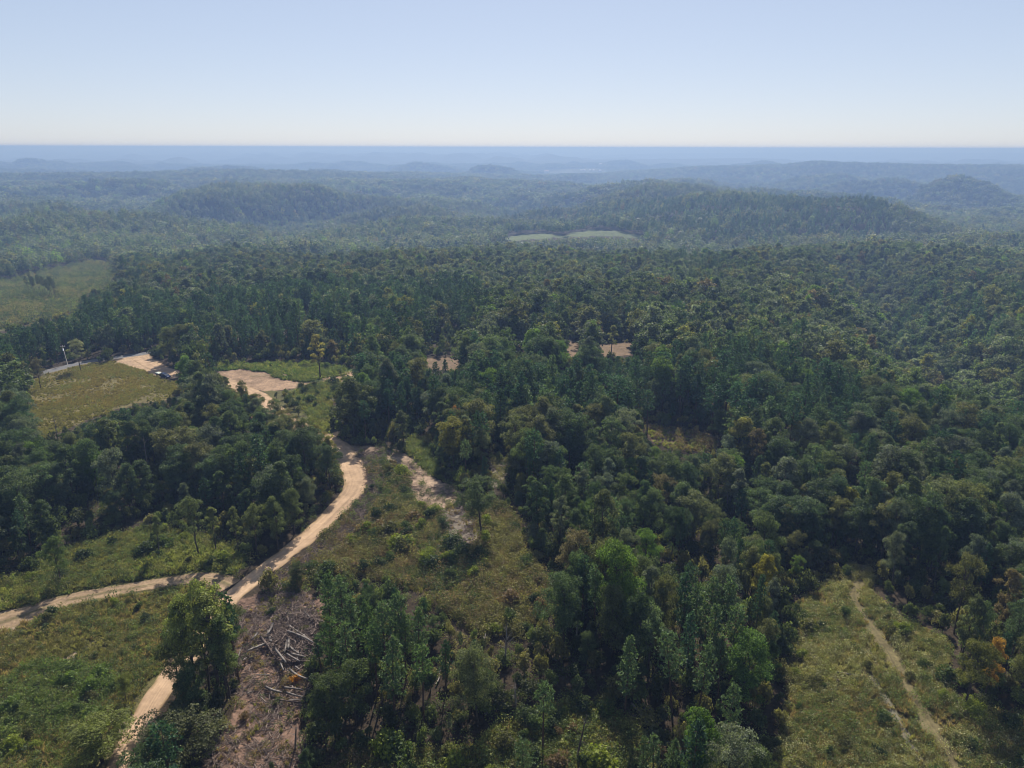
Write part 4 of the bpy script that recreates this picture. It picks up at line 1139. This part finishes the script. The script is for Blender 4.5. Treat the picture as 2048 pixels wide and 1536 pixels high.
# ------------------------------------------------------------------ logs
def crop(cx, cy): return (440 + cx / 5.4875, 1160 + cy / 5.4875)
LOGS = [((722, 520), (985, 710), .24, 0, 'long pale log lying uppermost along the right rim of the heap'), ((750, 635), (1040, 775), .20, 0, 'long pale log just below the uppermost one pointing into the pines'),
        ((592, 550), (527, 665), .22, 0, 'short thick pale log at the top of the heap beside the white stub'), ((425, 645), (350, 720), .16, 0, 'short pale log lying apart on the road side of the heap'),
        ((500, 760), (310, 870), .20, 0, 'straight pale log reaching out from the heap towards the dirt road'), ((455, 700), (580, 840), .24, 1, 'dark crooked log crossing the inner end of the outreaching pale log'),
        ((545, 665), (566, 722), .26, 0, 'stubby whitish log end at the top of the heap'), ((615, 845), (735, 1000), .20, 0, 'bowed pale log in the middle of the heap'),
        ((775, 1045), (970, 1155), .20, 0, 'pale log ending at the orange bush'), ((740, 880), (885, 972), .17, 0, 'grey log lying under the steep pair of logs'),
        ((762, 735), (757, 840), .22, 0, 'upright tilted pale log in the centre of the heap'), ((742, 730), (716, 872), .16, 0, 'thin grey log leaning beside the tilted pale log'),
        ((775, 800), (875, 880), .19, 0, 'short bright log beside the tilted centre log'), ((815, 760), (932, 872), .15, 1, 'dark slim log above the short bright log'),
        ((790, 890), (945, 900), .15, 0, 'level grey log poking out under the pines'), ((670, 990), (705, 1060), .15, 0, 'short grey log below the bowed log'),
        ((505, 1215), (680, 1285), .20, 0, 'long grey log forming the near edge of the lower stack'), ((710, 1220), (912, 1240), .17, 0, 'level pale log topmost in the lower stack'),
        ((735, 1280), (950, 1325), .17, 0, 'pale log in the middle of the lower stack'), ((760, 1335), (940, 1352), .14, 0, 'slim log under the middle log of the lower stack'),
        ((660, 1352), (900, 1372), .13, 1, 'dark slim log lowest in the lower stack'), ((555, 1062), (400, 1082), .08, 0, 'thin pole lying between the heap and the lower stack'),
        ((250, 820), (215, 945), .09, 0, 'thin pale pole near the leaning pine'), ((295, 880), (262, 965), .09, 0, 'thin bent pole at the tip of the outreaching log'),
        ((745, 390), (792, 472), .13, 0, 'thin grey log above the heap near the red brush'), ((930, 400), (1022, 495), .12, 0, 'thin grey log at the upper corner of the heap by the pines'),
        ((830, 468), (800, 545), .10, 1, 'short dark branch propped above the long pale logs'), ((440, 1325), (516, 1365), .10, 0, 'short pale stick log on bare soil below the lower stack'),
        ((700, 905), (735, 925), .14, 1, 'short dark log end amid the heap'), ((830, 1000), (880, 1055), .13, 0, 'grey broken log behind the orange bush'),
        ((305, 1262), (375, 1256), .09, 0, 'lone pale stick beside the rusty brush patch'), ((770, 1180), (830, 1212), .12, 1, 'dark broken log between heap and lower stack')]
def add_log(p, q, r, dark, label, lift=0.35, group='felled logs of the brush heap', name='log'):
    a = np.array(hit(*p)); b = np.array(hit(*q))
    L = np.linalg.norm(b - a)
    la, lb = lift * RNG.uniform(.3, 1.6), lift * RNG.uniform(.3, 1.6)
    mid = (a + b) / 2; bend = RNG.normal() * L * 0.025
    side = np.cross(b - a, [0, 0, 1]); side /= np.linalg.norm(side)
    za, zb = a[2] + la + r, b[2] + lb + r
    pts = [(a[0], a[1], za)]
    for t in (.25, .5, .75):
        m = a + (b - a) * t
        pts.append((*(m[:2] + side[:2] * bend * math.sin(math.pi * t)), max(za + (zb - za) * t, tz(m[0], m[1]) + r * .8)))
    pts.append((b[0], b[1], zb))
    o0 = np.array([a[0], a[1], a[2]])
    V, F = tube([np.array(p_) - o0 for p_ in pts], [r * 1.1, r, r * .92, r * .85, r * .72], 8)
    parts = [(V, F)]
    for _ in range(2):       # snapped branch stubs
        t = RNG.uniform(.3, .9); c = (np.array(pts[0]) * (1 - t) + np.array(pts[-1]) * t) - o0
        d = RNG.normal(size=3); d[2] = abs(d[2]); d /= np.linalg.norm(d)
        parts.append(tube([c, c + d * r * RNG.uniform(2, 4)], [r * .35, r * .15], 5))
    V, F = join(parts)
    o = link(name, make_mesh(name, V, F, [M_DARKWOOD if dark else M_DEADWOOD], smooth=True), None, o0)
    tag(o, label, 'log', group)
    return o
for p, q, r, dk, lab in LOGS: add_log(crop(*p), crop(*q), r * 0.98, dk, lab, 0.95 if p[1] < 1050 else 0.45)
add_log((971, 1434), (983, 1408), .22, 0, 'pale broken log under the trees of the bottom thicket', .3, 'logs lying elsewhere')
add_log((1262, 1415), (1298, 1462), .13, 0, 'thin fallen stem slanting below the green tree over the low weeds', .8, 'logs lying elsewhere')
add_log((1674, 1348), (1714, 1354), .13, 0, 'grey log lying level in the weedy field beside the stump', .2, 'logs lying elsewhere')
add_log((1803, 1248), (1818, 1275), .12, 0, 'thin log at the wood edge above the weedy field', .2, 'logs lying elsewhere')
add_log((962, 1310), (972, 1262), .09, 0, 'long thin leaning stem in the scrub above the bottom thicket', 1.2, 'logs lying elsewhere')
add_log((872, 1372), (880, 1345), .12, 0, 'thin log on red soil below the pine grove', .3, 'logs lying elsewhere')
# heap of brush under the logs
X, Y, Z = fill([(560, 1225), (620, 1225), (640, 1260), (622, 1330), (600, 1335), (560, 1325), (535, 1290), (545, 1250)], 5.0)
n = len(X); s = RNG.uniform(.8, 1.9, n)
hz = 0.7 * np.exp(-((X - X.mean()) ** 2 + (Y - Y.mean()) ** 2) / 40.0) * RNG.uniform(0, 1, n)
scatter('brush_heap', STICK, np.stack([X, Y, Z + hz], 1), RNG.integers(0, 4, n), RNG.normal(size=(n, 3)) * np.array([.35, .35, 3]), np.stack([s, s, s], 1), np.ones((n, 3)), 'tangled brown brush under the log heap')

# dead snags
def snag(px, py, H, label, lean=(0, 0), pale=True):
    x, y, z = hit(px, py)
    rng = np.random.default_rng(int(px * 7 + py))
    root = bpy.data.objects.new('dead_tree', None); COL.objects.link(root); root.location = (x, y, z)
    top = np.array([lean[0], lean[1], H])
    V, F = tube([(0, 0, -.4), top * .35, top * .7, top], [.16, .13, .09, .02], 7)
    link('trunk', make_mesh('trunk', V, F, [M_DEADWOOD if pale else M_DARKWOOD], smooth=True), root)
    for k in range(9):
        t = rng.uniform(.3, .95); a = rng.uniform(0, 6.28); L = H * .28 * (1.15 - t)
        b = top * t; d = np.array([math.cos(a), math.sin(a), .7])
        V, F = tube([b, b + d * L * .6, b + d * L + rng.normal(size=3) * .15], [.045, .03, .01], 4)
        link('branch', make_mesh('branch', V, F, [M_DEADWOOD if pale else M_DARKWOOD]), root)
    tag(root, label, 'dead tree', 'dead standing trees')
snag(590, 1498, 4.5, 'bare grey dead sapling at the lower edge of the log yard', (.6, 0))
snag(1032, 1420, 5.5, 'pale broken snag in the bottom thicket', (-.2, 0))
snag(1152, 1292, 5.0, 'white topped dead stem between the scrub and the dark hollow', (.1, 0))
snag(1152, 1522, 8.0, 'bare thin dead tree over the low weeds at the bottom', (1.2, 0), False)
snag(2003, 1290, 9.0, 'grey leafless tree behind the orange tree', (.5, .2))
for a, b, h, lab in [(1455, 1010, 12, 'bare grey dead tree in the wood above the dark hollow'), (1680, 930, 12, 'pale dead tree amid the closed wood beyond the footpath head'), (1120, 1010, 11, 'grey dead tree at the wood edge near the lone slope tree'),
                     (1850, 1050, 12, 'bare dead tree in the wood above the orange tree'), (300, 960, 12, 'dead grey tree in the wood above the side track'), (120, 900, 11, 'bare forked dead tree in the wood below the hill field'),
                     (1330, 780, 12, 'dead pine above the brush opening'), (560, 690, 13, 'grey dead tree in the dark pines behind the green strip'), (1010, 1330, 8, 'leafless dead stem between pine grove and dark hollow')]:
    snag(a, b, h, lab, (RNG.normal() * .5, 0), RNG.uniform() < .6)
x, y, z = hit(1673, 1372)
V, F = tube([(0, 0, -.2), (0, 0, .5), (.05, 0, 1.3)], [.24, .2, .17], 9)
tag(link('stump', make_mesh('stump', V, F, [M_DARKWOOD], smooth=True), None, (x, y, z)), 'dark burnt tree stump standing in the weedy field', 'stump')

# ------------------------------------------------------------------ utility pole and wires
M_POLE = noise_mat('weathered_pole', (0.30, 0.27, 0.23), (0.48, 0.44, 0.38), 2.0)
M_METAL = noise_mat('grey_metal', (0.35, 0.36, 0.38), (0.5, 0.5, 0.52), 4, 0.4, 0.5, 0.6)
M_CER = noise_mat('white_ceramic', (0.75, 0.75, 0.73), (0.82, 0.82, 0.8), 5, 0.3, 0.5)
M_WIRE = noise_mat('wire', (0.05, 0.05, 0.055), (0.09, 0.09, 0.09), 5, 0.5)
px_, py_, pz_ = hit(135, 729)
dd = math.hypot(px_, py_); rd = ray_dir(127, 691)
PH = CAM_Z + rd[2] * dd / math.hypot(rd[0], rd[1]) - pz_
root = bpy.data.objects.new('utility_pole', None); COL.objects.link(root); root.location = (px_, py_, pz_); root.rotation_euler = (0, R(-4), 0)
tag(root, 'weathered wooden utility pole behind the paved road near the lone tree', 'utility pole')
link('pole', make_mesh('pole', *tube([(0, 0, -.5), (0, 0, PH)], [.17, .11], 8), [M_POLE], smooth=True), root)
link('crossarm', make_mesh('crossarm', *boxv((0, .16, PH - .5), (1.9, .12, .14)), [M_POLE]), root)
for k in (-.8, .8, 0):
    link('insulator', make_mesh('insulator', *tube([(k, .16, PH - .42), (k, .16, PH - .3), (k, .16, PH - .12)], [.05, .11, .05], 8), [M_CER]), root)
V, F = tube([(0, -.3, PH - 2.1), (0, -.3, PH - 1.2)], [.24, .24], 10)
link('transformer', make_mesh('transformer', V, F, [M_METAL], smooth=True), root)
far_pt = np.array(hit(420, 690)); left_pt = np.array(hit(-140, 790))
for k, (off, lab) in enumerate([(-.8, 'thin sagging wire on the road side of the utility pole'), (.8, 'thin sagging wire on the pine side of the utility pole')]):
    pts, rad = [], []
    for seg in ((left_pt, np.array([px_, py_, pz_])), (np.array([px_, py_, pz_]), far_pt)):
        for t in np.linspace(0, 1, 12):
            p = seg[0] * (1 - t) + seg[1] * t
            pts.append((p[0] + off - .3, p[1] + .16, p[2] + PH - .1 - 1.6 * 4 * t * (1 - t) * .6)); rad.append(.02)
    pts = [pts[i] for i in range(len(pts)) if i != 12]; rad = rad[1:]
    o0 = np.array(pts[0])
    o = link('power_line', make_mesh('power_line', *tube([np.array(p) - o0 for p in pts], rad, 4), [M_WIRE]), None, o0)
    tag(o, lab, 'wire', 'power lines along the paved road')

# ------------------------------------------------------------------ parked vehicles
M_NAVY = noise_mat('navy_paint', (0.012, 0.020, 0.060), (0.018, 0.028, 0.080), 2, 0.22, 0.6, 0.3)
M_GLASS = noise_mat('car_glass', (0.03, 0.04, 0.05), (0.05, 0.06, 0.07), 2, 0.06, 0.9)
M_TYRE = noise_mat('tyre_rubber', (0.02, 0.02, 0.02), (0.035, 0.035, 0.035), 9, 0.85)
M_LAMP = noise_mat('lamp_lens', (0.6, 0.6, 0.6), (0.75, 0.75, 0.75), 5, 0.15, 0.6)
M_RED = noise_mat('tail_lens', (0.35, 0.02, 0.02), (0.45, 0.03, 0.03), 5, 0.2, 0.5)
M_TARP = noise_mat('pale_tarp', (0.42, 0.46, 0.38), (0.6, 0.63, 0.54), 3, 0.7)
def loft(sections):
    """sections: list of (x, half_width, z0, z1, top half width)."""
    V, F = [], []
    for x, hw, z0, z1, tw in sections:
        V += [(x, -hw, z0), (x, hw, z0), (x, hw * 1.02, (z0 + z1) * .52), (x, tw, z1), (x, -tw, z1), (x, -hw * 1.02, (z0 + z1) * .52)]
    for i in range(len(sections) - 1):
        for j in range(6): F.append((i * 6 + j, i * 6 + (j + 1) % 6, (i + 1) * 6 + (j + 1) % 6, (i + 1) * 6 + j))
    for b in (0, (len(sections) - 1) * 6): F += [(b, b + 1, b + 2, b + 5), (b + 2, b + 3, b + 4, b + 5)]
    return np.array(V, float), np.array(F)
def wheel(root, x, y, r=.34):
    w = link('wheel', make_mesh('wheel', *tube([(x, y - .11, r), (x, y - .09, r), (x, y + .09, r), (x, y + .11, r)], [r * .9, r, r, r * .9], 14), [M_TYRE], smooth=False), root)
    link('rim', make_mesh('rim', *tube([(x, y - .125, r), (x, y + .125, r)], [r * .55, r * .55], 10), [M_METAL]), w)
cx, cy, cz = hit(331, 755)
root = bpy.data.objects.new('parked_car', None); COL.objects.link(root); root.location = (cx, cy, cz + .08); root.rotation_euler = (0, 0, R(-28))
tag(root, 'dark blue car parked on the sandy road mouth below the paved road', 'car')
link('body', make_mesh('body', *loft([(-2.3, .78, .42, .86, .72), (-2.2, .88, .3, 1.0, .8), (-1.2, .9, .24, 1.04, .84), (.6, .9, .24, 1.04, .84), (1.2, .9, .24, 1.0, .82), (2.05, .86, .28, .84, .74), (2.3, .72, .38, .68, .6)]), [M_NAVY]), root)
link('glazing', make_mesh('glazing', *loft([(-2.05, .76, 1.0, 1.04, .74), (-1.7, .78, 1.0, 1.48, .62), (.2, .79, 1.0, 1.5, .63), (1.15, .78, 1.0, 1.04, .76)]), [M_GLASS]), root)
link('roof', make_mesh('roof', *loft([(-1.65, .61, 1.47, 1.55, .52), (-.7, .64, 1.49, 1.6, .56), (.22, .62, 1.49, 1.56, .52)]), [M_NAVY]), root)
for x in (-1.4, 1.4):
    for y in (-.82, .82): wheel(root, x, y)
for y in (-.55, .55):
    link('headlight', make_mesh('headlight', *boxv((2.2, y, .64), (.14, .3, .14)), [M_LAMP]), root)
    link('taillight', make_mesh('taillight', *boxv((-2.28, y, .78), (.1, .26, .16)), [M_RED]), root)
    link('mirror', make_mesh('mirror', *boxv((.75, y * 1.82, 1.06), (.16, .2, .14)), [M_NAVY]), root)
cx, cy, cz = hit(317, 750.5)
root = bpy.data.objects.new('trailer', None); COL.objects.link(root); root.location = (cx, cy, cz + .08); root.rotation_euler = (0, 0, R(-28))
tag(root, 'small dark trailer with pale cover beside the dark blue car', 'trailer')
link('bed', make_mesh('bed', *boxv((0, 0, .6), (2.2, 1.4, .3)), [M_TYRE]), root)
link('cover', make_mesh('cover', *loft([(-1.1, .72, .75, .9, .6), (-.5, .74, .75, 1.15, .5), (.5, .74, .75, 1.12, .5), (1.1, .72, .75, .88, .6)]), [M_TARP]), root)
link('drawbar', make_mesh('drawbar', *tube([(1.05, 0, .5), (2.0, 0, .48)], [.05, .05], 6), [M_METAL]), root)
for y in (-.78, .78): wheel(root, 0, y, .3)

# ------------------------------------------------------------------ far buildings in the valley
M_WHITE = noise_mat('white_cladding', (0.72, 0.72, 0.7), (0.8, 0.8, 0.79), 1, 0.5)
M_ROOFW = noise_mat('pale_metal_roof', (0.6, 0.6, 0.6), (0.75, 0.75, 0.76), 1, 0.3, 0.6)
M_ROOFR = noise_mat('rusty_roof', (0.32, 0.16, 0.12), (0.4, 0.22, 0.17), 1, 0.6)
M_WIN = noise_mat('dark_window', (0.03, 0.035, 0.04), (0.05, 0.055, 0.06), 1, 0.2, 0.5)
FARB = [(1093, 343, 34, 18, 9, M_ROOFR, 'white hall with rusty roof alone in the far hazy valley'), (1163, 341.5, 22, 14, 7, M_ROOFW, 'white house heading the far row in the hazy valley'),
        (1169, 340.5, 16, 12, 7, M_ROOFW, 'small white house second in the far valley row'), (1180, 340, 18, 12, 6, M_ROOFW, 'low white house in the middle of the far valley row'),
        (1187, 340.5, 14, 11, 6, M_ROOFW, 'white cottage past the middle of the far valley row'), (1200, 341, 18, 12, 6, M_ROOFW, 'white house ending the far valley row'), (1201, 329.5, 26, 20, 9, M_ROOFW, 'single bright roofed barn high above the far valley row')]
for (a, b, L, W, Hh, rm, lab) in FARB:
    P_ = hit(a, b + 1.0); zz = P_[2]
    root = bpy.data.objects.new('far_house', None); COL.objects.link(root)
    root.location = (P_[0], P_[1], zz - 1); root.rotation_euler = (0, 0, R(12)); 
    Hw = Hh + 3
    link('wall', make_mesh('wall', *boxv((0, 0, Hw / 2), (L, W, Hw)), [M_WHITE]), root)
    V = np.array([(-L / 2 - .5, -W / 2 - .5, Hw), (L / 2 + .5, -W / 2 - .5, Hw), (L / 2 + .5, W / 2 + .5, Hw), (-L / 2 - .5, W / 2 + .5, Hw), (-L / 2 - .5, 0, Hw + W * .3), (L / 2 + .5, 0, Hw + W * .3)])
    link('roof', make_mesh('roof', V, np.array([(0, 1, 5, 4), (2, 3, 4, 5), (0, 4, 3, 3), (1, 2, 5, 5), (0, 3, 2, 1)])[[0, 1, 4]], [rm]), root)
    for k in range(3): link('window', make_mesh('window', *boxv((-L / 3 + k * L / 3, -W / 2 - .03, Hw - 3), (2.4, .1, 1.8)), [M_WIN]), root)
    tag(root, lab, 'house', 'houses in the far valley')

# ------------------------------------------------------------------ haze
m, nt, out = new_mat('haze_air')
pv = N(nt, 'ShaderNodeVolumePrincipled', Density=HAZE_DENSITY, Anisotropy=HAZE_ANISO)
pv.inputs['Color'].default_value = (*HAZE_COLOR, 1)
pv.inputs['Absorption Color'].default_value = (0.49, 0.49, 0.49, 1)
nt.links.new(pv.outputs[0], out.inputs['Volume'])
V, F = boxv((0, 0, 0), (2, 2, 2))
zb = -190.0; zt = CAM_Z + 8
V = V * np.array([50000, 50000, (zt - zb) / 2]) + np.array([0, 0, (zt + zb) / 2])
hz = link('haze', make_mesh('haze', V, F, [m]))
tag(hz, 'thin blue haze filling the air over the hills', kind='stuff')
